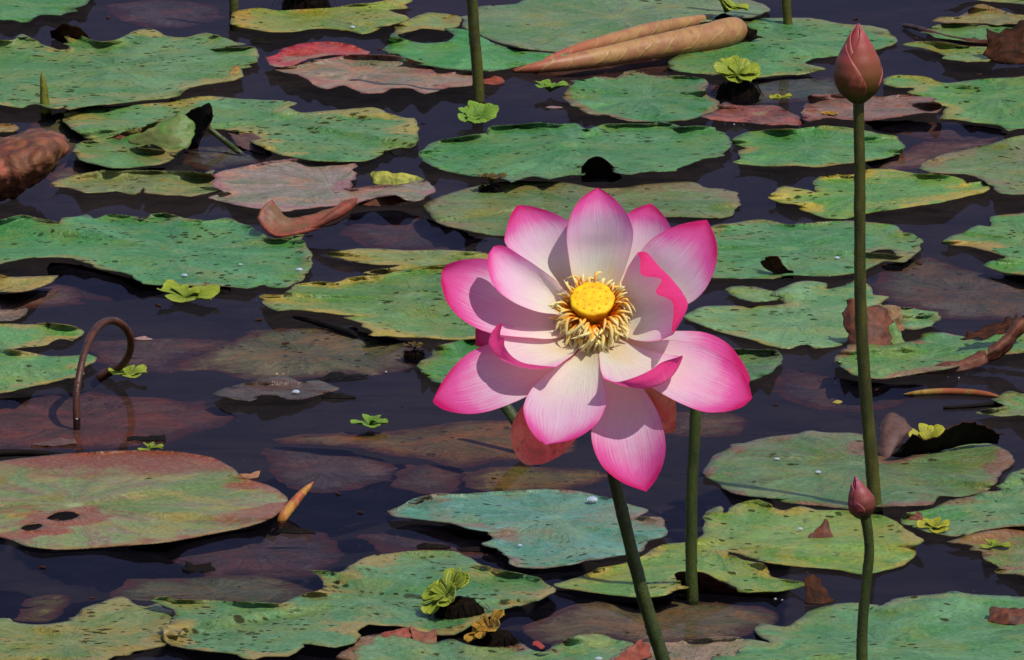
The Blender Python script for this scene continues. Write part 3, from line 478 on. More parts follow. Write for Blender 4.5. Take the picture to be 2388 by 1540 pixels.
leaf('mint leaf with rust red upper rim at the bottom edge, left of stalk', [(700,1650),(740,1570),(780,1540),(800,1520),(830,1492),(870,1480),(920,1478),(960,1490),(1000,1500),(1050,1490),(1100,1505),(1150,1510),(1210,1500),(1262,1520),(1300,1504),(1350,1480),(1400,1478),(1440,1490),(1470,1500),(1480,1520),(1430,1560),(1420,1650)], 5, LM((112,160,126),(136,148,112),(150,84,66),ew=.012,spots=.22,am=.42), (1080,1570), rim=.0026)
leaf('rosy leaf at the bottom edge between stalk and big green leaf', [(1425,1650),(1424,1545),(1449,1516),(1494,1496),(1568,1498),(1635,1490),(1701,1486),(1735,1490),(1720,1530),(1700,1650)], 4.2, LM((160,132,112),(134,146,108),(180,90,72),ew=.014,spots=.12,am=.5), (1600,1580), rim=.0016)
leaf('big blue green leaf filling the bottom right corner', [(1650,1660),(1665,1530),(1700,1500),(1745,1490),(1800,1500),(1760,1470),(1775,1452),(1830,1462),(1881,1436),(1902,1420),(1950,1408),(2000,1406),(2046,1416),(2064,1405),(2099,1394),(2152,1386),(2218,1382),(2285,1386),(2388,1392),(2480,1402),(2480,1660)], 5, LM((92,154,110),(112,162,128),(150,146,90),ew=.010,spots=.45,am=.45), (2050,1520), rim=.002)

# ------------------------------------------------------------------ the open lotus flower
def petal_material(name):
    """two faced petal: cream to rose inside, deep magenta outside; light comes through it"""
    s = NT(name); u = s.attr('u'); v = s.attr('v'); av = s.math('ABSOLUTE', v); p = s.obj()
    wav = s.math('ADD', v, s.math('MULTIPLY', s.math('SUBTRACT', s.noise(p, 60, 2), .5), .10))
    fan = s.math('MULTIPLY', wav, s.math('SUBTRACT', 1.25, s.math('MULTIPLY', u, .5)))        # veins spread, then run together at the tip
    streak = s.noise(s.comb(s.math('MULTIPLY', fan, 22), s.math('MULTIPLY', u, 1.3), 0.0), 1.0, 4, .65)
    fine = s.noise(s.comb(s.math('MULTIPLY', fan, 80), s.math('MULTIPLY', u, 4), 0.0), 1.0, 3, .65)
    soft = s.noise(p, 38, 4, .6)
    t = s.math('ADD', s.math('MULTIPLY', u, .80), s.math('MULTIPLY', s.math('POWER', av, 2.4), s.math('MULTIPLY', u, .30)))
    t = s.math('ADD', t, s.math('MULTIPLY', s.math('SUBTRACT', streak, .5), .30))
    t = s.math('ADD', t, s.math('MULTIPLY', s.math('SUBTRACT', soft, .5), .22))
    t = s.math('ADD', t, s.math('MULTIPLY', s.attr('rosy'), u))
    k = 1.0
    cin = s.ramp(t, [(.0, C(242,186,64,k)), (.09, C(253,222,160,k)), (.22, C(255,236,214,k)), (.44, C(250,196,220,k)), (.62, C(238,96,174,k)), (.84, C(212,12,106,k))])
    cout = s.ramp(t, [(.0, C(240,206,140,k)), (.22, C(238,150,172,k)), (.5, C(222,60,130,k)), (.9, C(200,14,84,k))])
    g = s.n.new('ShaderNodeNewGeometry')
    colr = s.mix(g.outputs['Backfacing'], cin, cout)
    colr = s.mix(s.math('MULTIPLY', s.rng(fine, .5, .78), s.math('ADD', .08, s.math('MULTIPLY', u, .34))), colr, C(208, 66, 146, k))
    colr = s.mix(s.math('MULTIPLY', s.rng(s.noise(p, 300, 4, .7), .62, .76), .35), colr, C(190, 110, 110, k))
    colr = s.mix(s.math('MULTIPLY', s.rng(av, .965, 1.0), .5), colr, C(226, 70, 100, k))
    nrm = s.bump(s.math('ADD', s.math('ADD', streak, s.math('MULTIPLY', fine, .5)), s.math('MULTIPLY', soft, 1.2)), .5, .0011)
    return s.thin(colr, .55, .18, nrm, .52, s.mix(.35, colr, C(255, 120, 190, k)))
M_PBACK = simple_material('shaded back petal', C(240,160,124,1), C(226,110,104,1), 40, .5, .3, .0008, .2, .45, stretch=(1,1,.4))  # brownish tint carries the shade and through-light of the hidden back petals
M_PIN = petal_material('lotus petal')

FLB = ground(1612, 1760)                                    # where the flower stalk enters the water
T0 = (FLB.y-CAM.y)/FWD.y; FPX = T0*PXT                      # distance and scale at the flower
CX, CY = 1381.0, 697.0                                      # middle of the seed head's face
TILT = math.radians(36)                                     # the flower nods towards the camera
FA = Vector((0, -math.sin(TILT), math.cos(TILT))); FBK = Vector((0, math.cos(TILT), math.sin(TILT))); FR = Vector((1, 0, 0))
def fpt(x, y, h):
    """picture place plus height h along the flower's own axis"""
    toward = .9*(y-CY)+1.345*h
    r = ray(x, y); d = (T0-toward*FPX); return CAM + r*d
F0 = fpt(CX, CY+50, -75)
flower = empty('lotus_flower', F0)
tag(flower, 'large open pink lotus flower with yellow seed head on a leaning green stalk', 'lotus flower')
ROSY = {1: .06, 2: .22, 3: -.02, 4: .10, 5: -.12, 6: -.10, 7: .12, 8: .30, 9: .30, 10: .06, 11: -.16, 12: -.14, 13: .04, 14: .14, 15: .2}
def petal(rows, nu=30, nv=19, lump=.0006, seed=0, label=None, thick=.0007, mats=None):
    R = []; thick = 0
    for r in rows:
        lx, ly, rx, ry, hm, he = r[:6]; mx, my = (r[6], r[7]) if len(r) > 6 else (0, 0)
        row = []
        for k in range(7):
            v = k/3.0-1; f = (v+1)/2; b = 1-v*v
            row.append(fpt(lx+(rx-lx)*f+mx*b, ly+(ry-ly)*f+my*b, hm+(he-hm)*v*v))
        R.append(row)
    o = sheet('petal', R, mats or [M_PIN], None, nu, nv, thick, lump, 38, seed)
    # the upper (inner) face has to look along the flower axis
    me = o.data
    if sum((f.normal.dot(FA)-.35*f.normal.y for f in me.polygons)) < 0: me.flip_normals()
    fattr(me, 'rosy', [ROSY.get(seed, 0)]*len(me.vertices))
    put(o, flower)
    if label: o['label'] = label
    return o
def petal_net(rows, seed=0, lump=.0006, nu=34, nv=27):
    R = [[fpt(x, y, h) for x, y in pts] for pts, h in rows]
    o = sheet('petal', R, [M_PIN], None, nu, nv, 0, lump, 38, seed)
    F_ = o.data.polygons; half = len(F_)//2
    if sum((f.normal.dot(FA)-.35*f.normal.y for f in list(F_)[:half])) < 0: o.data.flip_normals()
    fattr(o.data, 'rosy', [ROSY.get(seed, 0)]*len(o.data.vertices)); put(o, flower); return o
# rows: left x,y, right x,y, height at midrib, height at the edges
petal([(1366,742,1396,742,-75,-75),(1337,655,1446,655,-40,-12),(1325,590,1470,588,5,35),(1322,545,1476,538,48,72),(1331,502,1460,497,82,100),(1352,466,1432,463,98,108),(1380,445,1406,444,102,106),(1393,438,1395,438,104,104)], seed=1)
petal([(1362,744,1388,740,-76,-76),(1292,662,1345,632,-45,-25),(1232,618,1336,570,-10,12),(1180,572,1334,526,15,35),(1181,538,1300,501,30,46),(1190,504,1255,485,38,46),(1204,482,1222,479,40,42),(1211,479,1211,478,40,40)], seed=2)
petal([(1364,750,1380,738,-74,-74),(1310,736,1330,690,-45,-15),(1254,727,1290,650,-12,20),(1195,704,1248,618,18,46),(1156,672,1212,595,36,60),(1138,630,1184,577,48,62),(1137,596,1163,572,54,60),(1150,576,1152,575,56,56)], seed=3)
petal([(1366,756,1378,744,-78,-78),(1300,788,1330,700,-66,-45),(1226,788,1262,650,-52,-25),(1150,779,1190,622,-42,-10),(1086,750,1130,604,-34,-2),(1046,712,1076,607,-26,0),(1028,665,1042,618,-22,-8),(1030,636,1033,628,-20,-20)], seed=4)
petal_net([([(1368,754),(1370,755),(1371,757),(1373,758),(1375,760),(1377,761),(1380,762)],-76),([(1300,784),(1300,790),(1304,799),(1312,808),(1322,814),(1334,818),(1350,812)],-60),([(1218,767),(1214,784),(1214,802),(1224,820),(1246,836),(1276,848),(1322,838)],-40),([(1168,755),(1150,774),(1140,804),(1163,834),(1208,853),(1252,861),(1300,857)],-14),([(1168,754),(1160,778),(1162,800),(1172,822),(1204,844),(1244,856),(1297,857)],8),([(1172,756),(1167,782),(1177,790),(1177,808),(1196,832),(1230,848),(1290,856)],22)], seed=5)
petal_net([([(1404,738),(1407,740),(1410,743),(1413,746),(1416,749),(1418,752),(1420,756)],-72),([(1446,668),(1450,685),(1458,705),(1468,725),(1478,750),(1482,772),(1470,790)],-46),([(1466,620),(1476,640),(1494,665),(1512,690),(1530,720),(1540,755),(1524,797)],-6),([(1486,591),(1508,594),(1536,622),(1560,650),(1592,686),(1600,722),(1566,782)],36),([(1487,590),(1504,592),(1524,632),(1556,648),(1568,684),(1594,712),(1570,776)],58),([(1488,592),(1494,606),(1496,642),(1542,652),(1529,684),(1569,706),(1566,774)],68)], seed=6, lump=.0003)
petal([(1402,736,1420,744,-76,-76),(1452,640,1520,720,-55,-40),(1490,592,1598,712,-28,-8),(1515,562,1640,682,0,20),(1548,540,1664,636,24,40),(1585,524,1673,588,40,50),(1622,516,1666,548,48,52),(1648,513,1650,515,50,50)], seed=7)
petal([(1396,738,1412,740,-80,-80),(1440,640,1510,640,-62,-52),(1452,570,1555,590,-35,-20),(1456,525,1568,548,-10,5),(1464,498,1556,516,8,18),(1490,483,1538,491,16,22),(1510,477,1524,479,20,20),(1517,475,1518,475,20,20)], seed=8)
petal([(1408,752,1404,764,-80,-80),(1500,772,1470,830,-82,-75),(1570,772,1520,900,-82,-70),(1640,775,1590,935,-84,-72),(1695,800,1650,950,-88,-78),(1730,842,1710,945,-92,-85),(1748,878,1742,905,-96,-94),(1749,888,1748,890,-96,-96)], seed=9)
petal([(1406,756,1398,768,-78,-78),(1490,792,1450,850,-72,-62),(1560,793,1510,898,-66,-48),(1630,804,1575,936,-62,-38),(1690,833,1640,960,-60,-38),(1728,865,1690,961,-60,-46),(1746,896,1730,950,-60,-54),(1754,928,1752,932,-60,-60)], seed=10)
petal_net([([(1400,758),(1398,760),(1396,761),(1394,762),(1392,763),(1390,764),(1386,764)],-75),([(1462,800),(1460,806),(1450,815),(1440,822),(1428,826),(1412,826),(1396,822)],-60),([(1530,821),(1530,832),(1520,848),(1500,862),(1470,872),(1436,874),(1400,862)],-38),([(1588,831),(1584,848),(1568,877),(1542,897),(1500,906),(1450,898),(1408,883)],-10),([(1590,829),(1578,840),(1560,858),(1534,882),(1492,896),(1444,896),(1406,882)],14),([(1589,830),(1562,839),(1540,847),(1516,864),(1478,881),(1438,891),(1405,880)],28)], seed=11, lump=.0003)
petal([(1380,762,1394,764,-78,-78),(1340,830,1396,830,-70,-60),(1290,862,1402,872,-62,-45),(1245,900,1414,915,-56,-36),(1221,948,1410,955,-54,-34),(1230,992,1388,993,-56,-42),(1250,1022,1340,1024,-60,-54),(1271,1037,1275,1037,-62,-62)], seed=12)
petal([(1384,764,1402,766,-82,-82),(1396,850,1460,850,-92,-84),(1406,915,1505,912,-108,-92),(1380,990,1538,970,-128,-104),(1383,1042,1552,1035,-148,-122),(1408,1092,1546,1082,-168,-148),(1455,1128,1528,1122,-182,-174),(1505,1147,1508,1147,-188,-188)], seed=13)
petal([(1372,760,1382,758,-80,-80),(1310,880,1300,800,-78,-66),(1235,922,1230,796,-76,-58),(1165,953,1150,800,-76,-56),(1100,967,1092,825,-76,-58),(1045,960,1050,864,-74,-64),(1016,945,1022,908,-72,-70),(1009,936,1010,934,-72,-72)], seed=14)
petal([(1370,756,1378,750,-86,-86),(1300,800,1300,740,-100,-95),(1220,812,1220,745,-110,-100),(1150,812,1150,752,-118,-110),(1112,808,1112,764,-122,-118),(1108,800,1110,772,-122,-120)], seed=15, label='small petal tip behind the left petals')
petal([(1376,766,1390,766,-86,-86),(1320,850,1380,850,-112,-104),(1250,910,1375,915,-150,-130),(1202,972,1362,980,-180,-160),(1191,1020,1345,1022,-200,-182),(1204,1062,1312,1060,-214,-204),(1220,1080,1270,1082,-222,-218),(1230,1086,1236,1086,-226,-226)], seed=16, mats=[M_PBACK], label='shaded brownish red petal hanging at the back')
petal([(1392,766,1406,764,-86,-86),(1440,850,1480,830,-112,-106),(1480,900,1540,900,-140,-130),(1505,950,1572,930,-165,-155),(1530,1000,1577,970,-185,-176),(1546,1013,1575,1008,-196,-190)], seed=17, mats=[M_PBACK], label='shaded rust coloured petal end hanging at the right back')

# seed head (receptacle), with its pits
def fl(x, y, h):      # flower-local: right, back, along the axis (grid steps from the middle of the seed head's face)
    return (FR*x + FBK*y + FA*h)*FPX
FC = fpt(CX, CY, 0)
V = []; F = []; SG = 40
prof = [(22,-78),(30,-60),(40,-35),(50,-10),(52.5,-3),(51,1.5),(46,3),(34,3.4),(20,3.8),(8,4)]
for rr, hh in prof:
    for j in range(SG):
        a = 2*math.pi*j/SG; w = 1+.02*math.sin(a*7+1)+.015*math.sin(a*11); V.append(fl(rr*w*math.cos(a), rr*w*math.sin(a), hh))
for i in range(len(prof)-1):
    for j in range(SG): F.append((i*SG+j, i*SG+(j+1) % SG, (i+1)*SG+(j+1) % SG, (i+1)*SG+j))
F.append(tuple((len(prof)-1)*SG+j for j in range(SG)))
M_SEED = simple_material('seed head yellow', C(230,184,14,1), C(214,160,10,1), 120, .55, .5, .0008, .25, .06, dark=C(206,146,10,1))
sh = link('seed_head', mesh('seed_head', V, F), M_SEED, None, FC); put(sh, flower)
M_PIT = simple_material('seed pit', C(214,156,10,1), C(190,130,8,1), 200, .5, .3, .0004)
pv = []; pf = []
for i, (rr, hh) in enumerate([(3.8,-.5),(3.6,1.1),(2.4,1.6),(1.6,1.5),(.3,1.9)]):
    for j in range(8):
        a = 2*math.pi*j/8; pv.append(fl(rr*math.cos(a), rr*math.sin(a), hh))
for i in range(4):
    for j in range(8): pf.append((i*8+j, i*8+(j+1) % 8, (i+1)*8+(j+1) % 8, (i+1)*8+j))
pit_me = mesh('seed_pit', pv, pf); pit_me.materials.append(M_PIT)
spots_ = [(0, 0)]+[(19*math.cos(k*2*math.pi/6+.3), 19*math.sin(k*2*math.pi/6+.3)) for k in range(6)]+[(37*math.cos(k*2*math.pi/12), 37*math.sin(k*2*math.pi/12)) for k in range(12)]
for x, y in spots_:
    o = bpy.data.objects.new('seed_pit', pit_me); col.objects.link(o); o.parent = sh
    o.location = fl(x+random.uniform(-2, 2), y+random.uniform(-2, 2), 2.6)
# stamens: a curved thread ending in a pale club
def stamen_mesh(k):
    rg = random.Random(k); L = 1.0; n = 9; seg = 6; P = []
    bend = rg.uniform(-.12, .40); side = rg.uniform(-.26, .26); hook = rg.uniform(-1.3, 1.3)
    for i in range(n):
        t = i/(n-1); P.append(Vector((t*.86, side*math.sin(t*3.0)+hook*.25*max(0, t-.55)**1.5, .52*t+bend*math.sin(t*math.pi)-.30*t*t)))
    R = [.030, .028, .026, .028, .044, .056, .054, .040, .012]
    V = []; F = []; U = []
    for i in range(n):
        t = (P[min(i+1, n-1)]-P[max(i-1, 0)]).normalized(); a = t.cross(Vector((0, 0, 1))).normalized(); b = a.cross(t)
        for j in range(seg):
            an = 2*math.pi*j/seg; V.append(P[i]+(a*math.cos(an)+b*math.sin(an)*.7)*R[i]); U.append(i/(n-1))
    for i in range(n-1):
        for j in range(seg): F.append((i*seg+j, i*seg+(j+1) % seg, (i+1)*seg+(j+1) % seg, (i+1)*seg+j))
    F.append(tuple((n-1)*seg+j for j in range(seg)))
    me = mesh('stamen', V, F); fattr(me, 'u', U); return me
s = NT('stamen'); u = s.attr('u')
cc = s.ramp(u, [(0, C(236,118,2,1)), (.40, C(246,146,18,1)), (.60, C(253,196,84,1)), (.82, C(255,224,150,1)), (1, C(255,236,190,1))])
M_STAM = s.thin(cc, .5, .3, None, .40)
SM = [stamen_mesh(k) for k in range(16)]
for m in SM: m.materials.append(M_STAM)
rg = random.Random(3); NST = 296
for i in range(NST):
    ring = i % 3; phi = 2*math.pi*(i*.38197 % 1.0); phi += .42*math.cos(phi)*(-1)+rg.uniform(-.06, .06)
    front = max(0.0, -math.sin(phi))                        # the near side droops
    length = (54+rg.uniform(-14, 16))*(1+.34*front)
    r0 = 38+ring*4; h0 = -66+ring*13
    el = math.radians((10-24*front)+rg.uniform(-24, 22)+(ring-1)*9)
    X = (FR*math.cos(phi)+FBK*math.sin(phi)); Yv = FA.cross(X)
    X2 = X*math.cos(el)+FA*math.sin(el); Z2 = FA*math.cos(el)-X*math.sin(el)
    yaw = rg.uniform(-.5, .5); X3 = X2*math.cos(yaw)+Yv*math.sin(yaw); Y3 = Yv*math.cos(yaw)-X2*math.sin(yaw)
    S = length*FPX
    M = Matrix((X3*S, Y3*S, Z2*S)).transposed().to_4x4()
    M.translation = FC + X*(r0*FPX) + FA*(h0*FPX) - F0
    o = bpy.data.objects.new('stamen', SM[(i*7) % 16]); col.objects.link(o); o.parent = flower; o.matrix_local = M

# ------------------------------------------------------------------ stalks and buds
def stalk_material(name, a, b, wet=(60, 40, 20)):
    s = NT(name); p = s.obj(); q = s.mapv(p, scale=(1, 1, .25))
    n = s.noise(q, 120, 5, .6); colr = s.mix(s.rng(n, .35, .68), a, b)
    pr = s.voro(p, 520); prick = s.math('SUBTRACT', 1.0, s.rng(pr.outputs['Distance'], .10, .28))
    colr = s.mix(s.math('MULTIPLY', prick, .45), colr, tuple(c*.35 for c in a[:3]) + (1,))
    nrm = s.bump(s.math('ADD', s.math('MULTIPLY', n, .6), prick), .9, .0009)
    return s.end(s.principled(colr, .5, .35, nrm))
M_STALK = stalk_material('green stalk', C(74, 86, 22), C(48, 60, 16))
M_STALKD = stalk_material('olive brown stalk', C(92, 90, 22), C(62, 62, 16))
M_STALKR = stalk_material('rust brown stalk', C(104, 50, 26), C(56, 30, 18))
def stalk(pts, rad, mat, parent=None, name='stalk', seg=16, n=120, lump=.07, seed=0):
    P = [upright(*p) for p in pts]; g = mm(pts[0][0], pts[0][2])
    rad = rad if isinstance(rad, (list, tuple)) else [rad]*len(P)
    return tube(name, P, [r*g for r in rad], mat, parent, seg, n, True, lump, seed, .28)
# flower stalk (runs down under the water too)
tip_ = F0
P = [F0+FA*.002, F0-FA*.03+Vector((.004, .008, -.012)), upright(1402, 960, 1760), upright(1432, 1112, 1760), upright(1462, 1240, 1760), upright(1500, 1390, 1760), upright(1546, 1540, 1760), FLB, FLB+Vector((.014, 0, -.08))]
tube('stalk', P, [r*FPX for r in (20, 15, 14.5, 15, 15, 16, 17, 17, 17)], M_STALK, flower, 16, 150, True, .07, 2, .28)

def bud_material(name, a, b, c):
    s = NT(name); u = s.attr('u'); v = s.attr('v')
    st = s.noise(s.comb(s.math('MULTIPLY', v, 22), s.math('MULTIPLY', u, 1.5), 0.0), 1.0, 4, .6)
    t = s.math('ADD', u, s.math('MULTIPLY', s.math('SUBTRACT', st, .5), .22))
    colr = s.ramp(t, [(.12, a), (.56, b), (.95, c)])
    colr = s.mix(s.math('MULTIPLY', s.rng(s.math('ABSOLUTE', v), .95, 1.0), .7), colr, tuple(min(.8, q*1.5+.05) for q in c[:3]) + (1,))
    return s.thin(colr, .45, .3, s.bump(st, .25, .0006), .15)
M_BUD = bud_material('bud petal dusky rose', C(92, 88, 30), C(166, 86, 58), C(204, 84, 92))
M_BUD2 = bud_material('small bud petal', C(110, 62, 46), C(168, 78, 70), C(190, 80, 110))
def bud(root, top, base, axis_lean, profile, petals, mat, px):
    """closed bud: pointed petals wrapped round a swelling core; profile = (share of height, half width in grid steps)"""
    H = (top-base); L = H.length; ax = H.normalized(); a = ax.cross(Vector((0, 1, 0))).normalized(); b = ax.cross(a).normalized()
    if b.y > 0: b = -b                                     # b looks to the camera
    def rad(t):
        for (t0, r0), (t1, r1) in zip(profile, profile[1:]):
            if t <= t1:
                f = (t-t0)/(t1-t0); f = f*f*(3-2*f)*.5+f*.5; return (r0+(r1-r0)*f)*px
        return profile[-1][1]*px
    V = []; F = []; U = []; nu, nv = 20, 16                  # the closed heart of the bud
    for i in range(nu):
        t = i/(nu-1)
        for j in range(nv):
            an = 2*math.pi*j/nv; V.append(ax*(t*.985*L)+(a*math.sin(an)+b*math.cos(an))*max(rad(t)-1.2*px, .3*px)); U.append(t)
    for i in range(nu-1):
        for j in range(nv): F.append((i*nv+j, i*nv+(j+1) % nv, (i+1)*nv+(j+1) % nv, (i+1)*nv+j))
    me = mesh('core', V, F); fattr(me, 'u', U); fattr(me, 'v', [0.0]*len(V)); o = link('core', me, [mat], None, base); put(o, root)
    for k, (ang, half, h1, off) in enumerate(petals):
        nu, nv = 22, 13; V = []; U = []; W = []
        for i in range(nu):
            t = i/(nu-1); w = half*(math.sin(min(1, t*1.6+.25)*math.pi/2))*(1-max(0, (t-.45)/.55)**1.7)
            for j in range(nv):
                v = 2*j/(nv-1)-1; an = math.radians(ang+v*w); hh = t*h1
                rr = rad(hh)+off*px*(1-.5*t)+.6*px*abs(v)**3
                V.append(base+ax*(hh*L)+(a*math.sin(an)+b*math.cos(an))*rr); U.append(t); W.append(v)
        F = [(i*nv+j, i*nv+j+1, (i+1)*nv+j+1, (i+1)*nv+j) for i in range(nu-1) for j in range(nv-1)]
        me = mesh('petal', [q-base for q in V], F); fattr(me, 'u', U); fattr(me, 'v', W)
        o = link('petal', me, [mat], None, base); solid(o, .0006, 0); put(o, root)
tb = upright(2002, 238, 1190); tt = upright(2000, 52, 1190); TPX = mm(2042, 1190)
tall = empty('lotus_bud', ground(2042, 1190)); tag(tall, 'tall closed dusky pink lotus bud on a long olive stem', 'lotus bud')
bud(tall, tt, tb, 0, [(0,13),(.06,26),(.14,42),(.26,52),(.36,54),(.5,49),(.66,36),(.8,23),(.92,9),(1.0,1)],
    [(170,118,.99,0),(-95,100,.985,.8),(95,98,.975,1.2),(-38,74,.955,2.4),(62,70,.74,3.6),(4,24,.44,4.6),(-120,60,.5,3.4)], M_BUD, TPX)
stalk([(2055,1250,1190),(2042,1190,1190),(2034,1090,1190),(2024,980,1190),(2014,850,1190),(2007,720,1190),(2005,560,1190),(2005,400,1190),(2003,300,1190),(2002,232,1190)], [16,16,16,15,14.5,14,13.5,13,12.5,12.5], M_STALKD, tall, lump=.06, seed=3)
sb_ = upright(2017, 1204, 1640); st_ = upright(1992, 1110, 1640); SPX = mm(2012, 1640)
small = empty('lotus_bud', ground(2014, 1640)); tag(small, 'small pointed pink bud low on the right in front of the tall stem', 'lotus bud')
bud(small, st_, sb_, 0, [(0,14),(.08,22),(.2,29),(.38,30),(.55,24),(.75,14),(.92,5),(1.0,.6)],
    [(180,110,.99,0),(-80,95,.98,.8),(70,90,.86,1.2),(-25,62,.97,2.0),(35,44,.5,3.2)], M_BUD2, SPX)
stalk([(2014,1680,1640),(2014,1640,1640),(2010,1540,1640),(2012,1450,1640),(2020,1360,1640),(2027,1290,1640),(2024,1240,1640),(2017,1200,1640)], [15,15,13.5,12.5,12,11.5,12,14], M_STALK, small, lump=.08, seed=5)
# other stalks
def lone(label, pts, rad, mat, name='lotus_stalk', cat='lotus stalk', **k):
    o = stalk(pts, rad, mat, None, name, **k); return tag(o, label, cat, 'bare lotus stalks')
hb = empty('lotus_bud', ground(1615, 1400)); tag(hb, 'green stalk standing in the water right below the flower, dark leaf at its foot', 'lotus bud')
stalk([(1616,1440,1400),(1615,1400,1400),(1612,1320,1400),(1612,1240,1400),(1613,1150,1400),(1617,1060,1400),(1622,960,1400),(1618,890,1400),(1613,856,1400)], [14,14,13.5,13.5,13.5,13,13,12,11], M_STALK, hb, seed=7)
bud(hb, upright(1612, 792, 1400), upright(1613, 858, 1400), 0, [(0,11),(.1,17),(.3,21),(.5,18),(.75,10),(.92,4),(1.0,.6)], [(180,110,.99,0),(-80,95,.98,.6),(70,90,.9,1.0),(-20,60,.97,1.6)], M_BUD2, mm(1613, 1400))
lone('tall olive stalk rising out of the top edge behind a bright lettuce', [(1120,280,236),(1117,236,236),(1113,160,236),(1106,80,236),(1101,0,236),(1097,-90,236),(1094,-200,236),(1092,-330,236)], [13,13,13,13,12.5,12,12,12], M_STALKD, seed=8)
lone('stalk at the top edge left of the yellow torn leaf', [(548,70,28),(546,28,28),(543,-60,28),(540,-140,28),(536,-230,28)], [11,11,10.5,10,10], M_STALKD, seed=9)
lone('short piece of stalk at the top edge above the tall bud leaf', [(1842,110,60),(1838,60,60),(1833,0,60),(1829,-120,60),(1825,-240,60),(1822,-380,60)], [11,11,11,10.5,10,10], M_STALKD, seed=10)
lone('bent green stalk seen between the left petals under the flower', [(1262,1090,1055),(1245,1055,1055),(1222,1012,1048),(1196,972,1040),(1172,936,1034),(1160,900,1030),(1158,870,1030)], [14,14,14,14,13,12,10], M_STALK, seed=11)
lone('rust brown stalk bent over in a loop at the left', [(180,1010,974),(179,974,974),(178,925,972),(184,880,966),(195,830,955),(212,785,940),(235,757,925),(262,748,912),(287,760,902),(303,785,896),(304,815,890),(290,845,886),(266,862,882),(240,876,880),(215,900,878)], [8,8.5,8.5,8.5,8.5,9,9,9,9,9,9,9.5,10.5,11,7], M_STALKR, seed=12)
lone('green cut stick leaning on the folded leaf at left', [(460,280,340),(490,302,343),(525,330,346),(556,354,353),(580,372,353)], [7,6.5,6.5,6.5,6], M_STALK, name='leaf_stalk', seed=13)
lone('dark brown curved stalk lying across the leaves at top right', [(2108,60,66),(2140,66,78),(2190,84,94),(2240,95,104),(2290,100,108),(2330,97,110)], [5,6,7,7.5,7.5,7], M_STALKR, name='leaf_stalk', seed=14)

# rolled young leaves standing as spikes
M_SPIKE = simple_material('rolled leaf green yellow', C(140, 140, 50), C(110, 118, 44), 80, .5, .4, .0006, stretch=(1, 1, .3))
M_SPIKR = simple_material('rolled leaf rust yellow', C(206, 150, 70), C(196, 92, 66), 70, .5, .4, .0006, stretch=(1, 1, .3))
def spike(label, pts, rad, mat, **k):
    o = stalk(pts, rad, mat, None, 'rolled_leaf_spike', lump=.12, **k); return tag(o, label, 'rolled leaf')
spike('green pointed rolled leaf standing upright at the far left', [(107,300,262),(107,262,262),(104,235,262),(102,205,262),(99,180,262),(98,166,262)], [10,12,11,8.5,5,.6], M_SPIKE, seed=20)
spike('orange pointed rolled leaf leaning right beside the big red leaf', [(650,1228,1212),(660,1206,1212),(680,1180,1205),(700,1156,1200),(718,1138,1197),(731,1124,1195)], [9,12,12,10,7,.8], M_SPIKR, seed=21)

# ------------------------------------------------------------------ curled, folded and dried leaves
def US(rows): return [[upright(*p) for p in r] for r in rows]
M_DRY = simple_material('dried leaf rust', C(138, 74, 46), C(92, 50, 34), 60, .6, .6, .0016, .3, .12)
M_DRYD = simple_material('dried leaf dark brown', C(92, 52, 32), C(56, 34, 24), 60, .7, .8, .002, .08, .05)
M_DRYR = simple_material('curled leaf brick red', C(172, 82, 58), C(136, 64, 46), 70, .6, .5, .0012, .3, .1)
M_PURP = simple_material('flap purple brown', C(120, 84, 74), C(96, 64, 60), 60, .6, .4, .001, .3, .12)
M_BLACK = simple_material('shaded leaf and dark debris', C(30, 21, 15), C(18, 14, 11), 80, .7, .6, .0014, .08)  # near black puts the shade of leaf undersides into the colour; also dark debris
M_FGREEN = simple_material('flap green', C(100, 150, 70), C(124, 150, 74), 60, .5, .4, .001, .3, .15)
M_INNER = simple_material('curled leaf mauve inside', C(166, 92, 70), C(140, 100, 66), 40, .5, .4, .0012, .3, .1)
def dried(label, rows, mats, name='curled_leaf', cat='curled leaf', group='curled and dried leaf pieces', lump=.0018, ls=95, nu=22, nv=26, rag=.0022, **k):
    LSEED[0] += 1
    o = sheet(name, US(rows), mats, None, nu, nv, .0008, lump, ls, LSEED[0], rag=rag, **k)
    if sum((f.normal.z*.8-f.normal.y*.6)*f.area for f in o.data.polygons) < 0: o.data.flip_normals()
    return tag(o, label, cat, group)

# the long floating roll at the top: two scrolls meeting in one tip
s = NT('rolled leaf tan'); u = s.attr('u'); p = s.obj(); X = s.sep(p)
st = s.math('ADD', s.math('ADD', s.math('MULTIPLY', X[0], 150), s.math('MULTIPLY', X[2], -170)), s.math('MULTIPLY', X[1], 30))
st = s.math('ADD', st, s.math('MULTIPLY', s.noise(p, 30, 2), 5))
vein = s.math('SUBTRACT', 1.0, s.rng(s.math('ABSOLUTE', s.math('SINE', st)), .04, .30))
n1 = s.noise(p, 60, 5, .6)
cc = s.mix(s.rng(n1, .35, .7), C(198, 150, 92), C(180, 118, 82))
cc = s.mix(s.math('SUBTRACT', 1.0, s.rng(u, .05, .45)), cc, C(186, 92, 64))
cc = s.mix(s.math('MULTIPLY', vein, s.rng(n1, .3, .7, .15, .75)), cc, C(182, 160, 80))
cc = s.mix(s.math('MULTIPLY', s.rng(s.noise(p, 180, 5, .7), .52, .7), .5), cc, C(120, 76, 54))
M_ROLL = s.end(s.principled(cc, .5, .35, s.bump(s.math('ADD', s.math('MULTIPLY', vein, .5), n1), .4, .0012)))
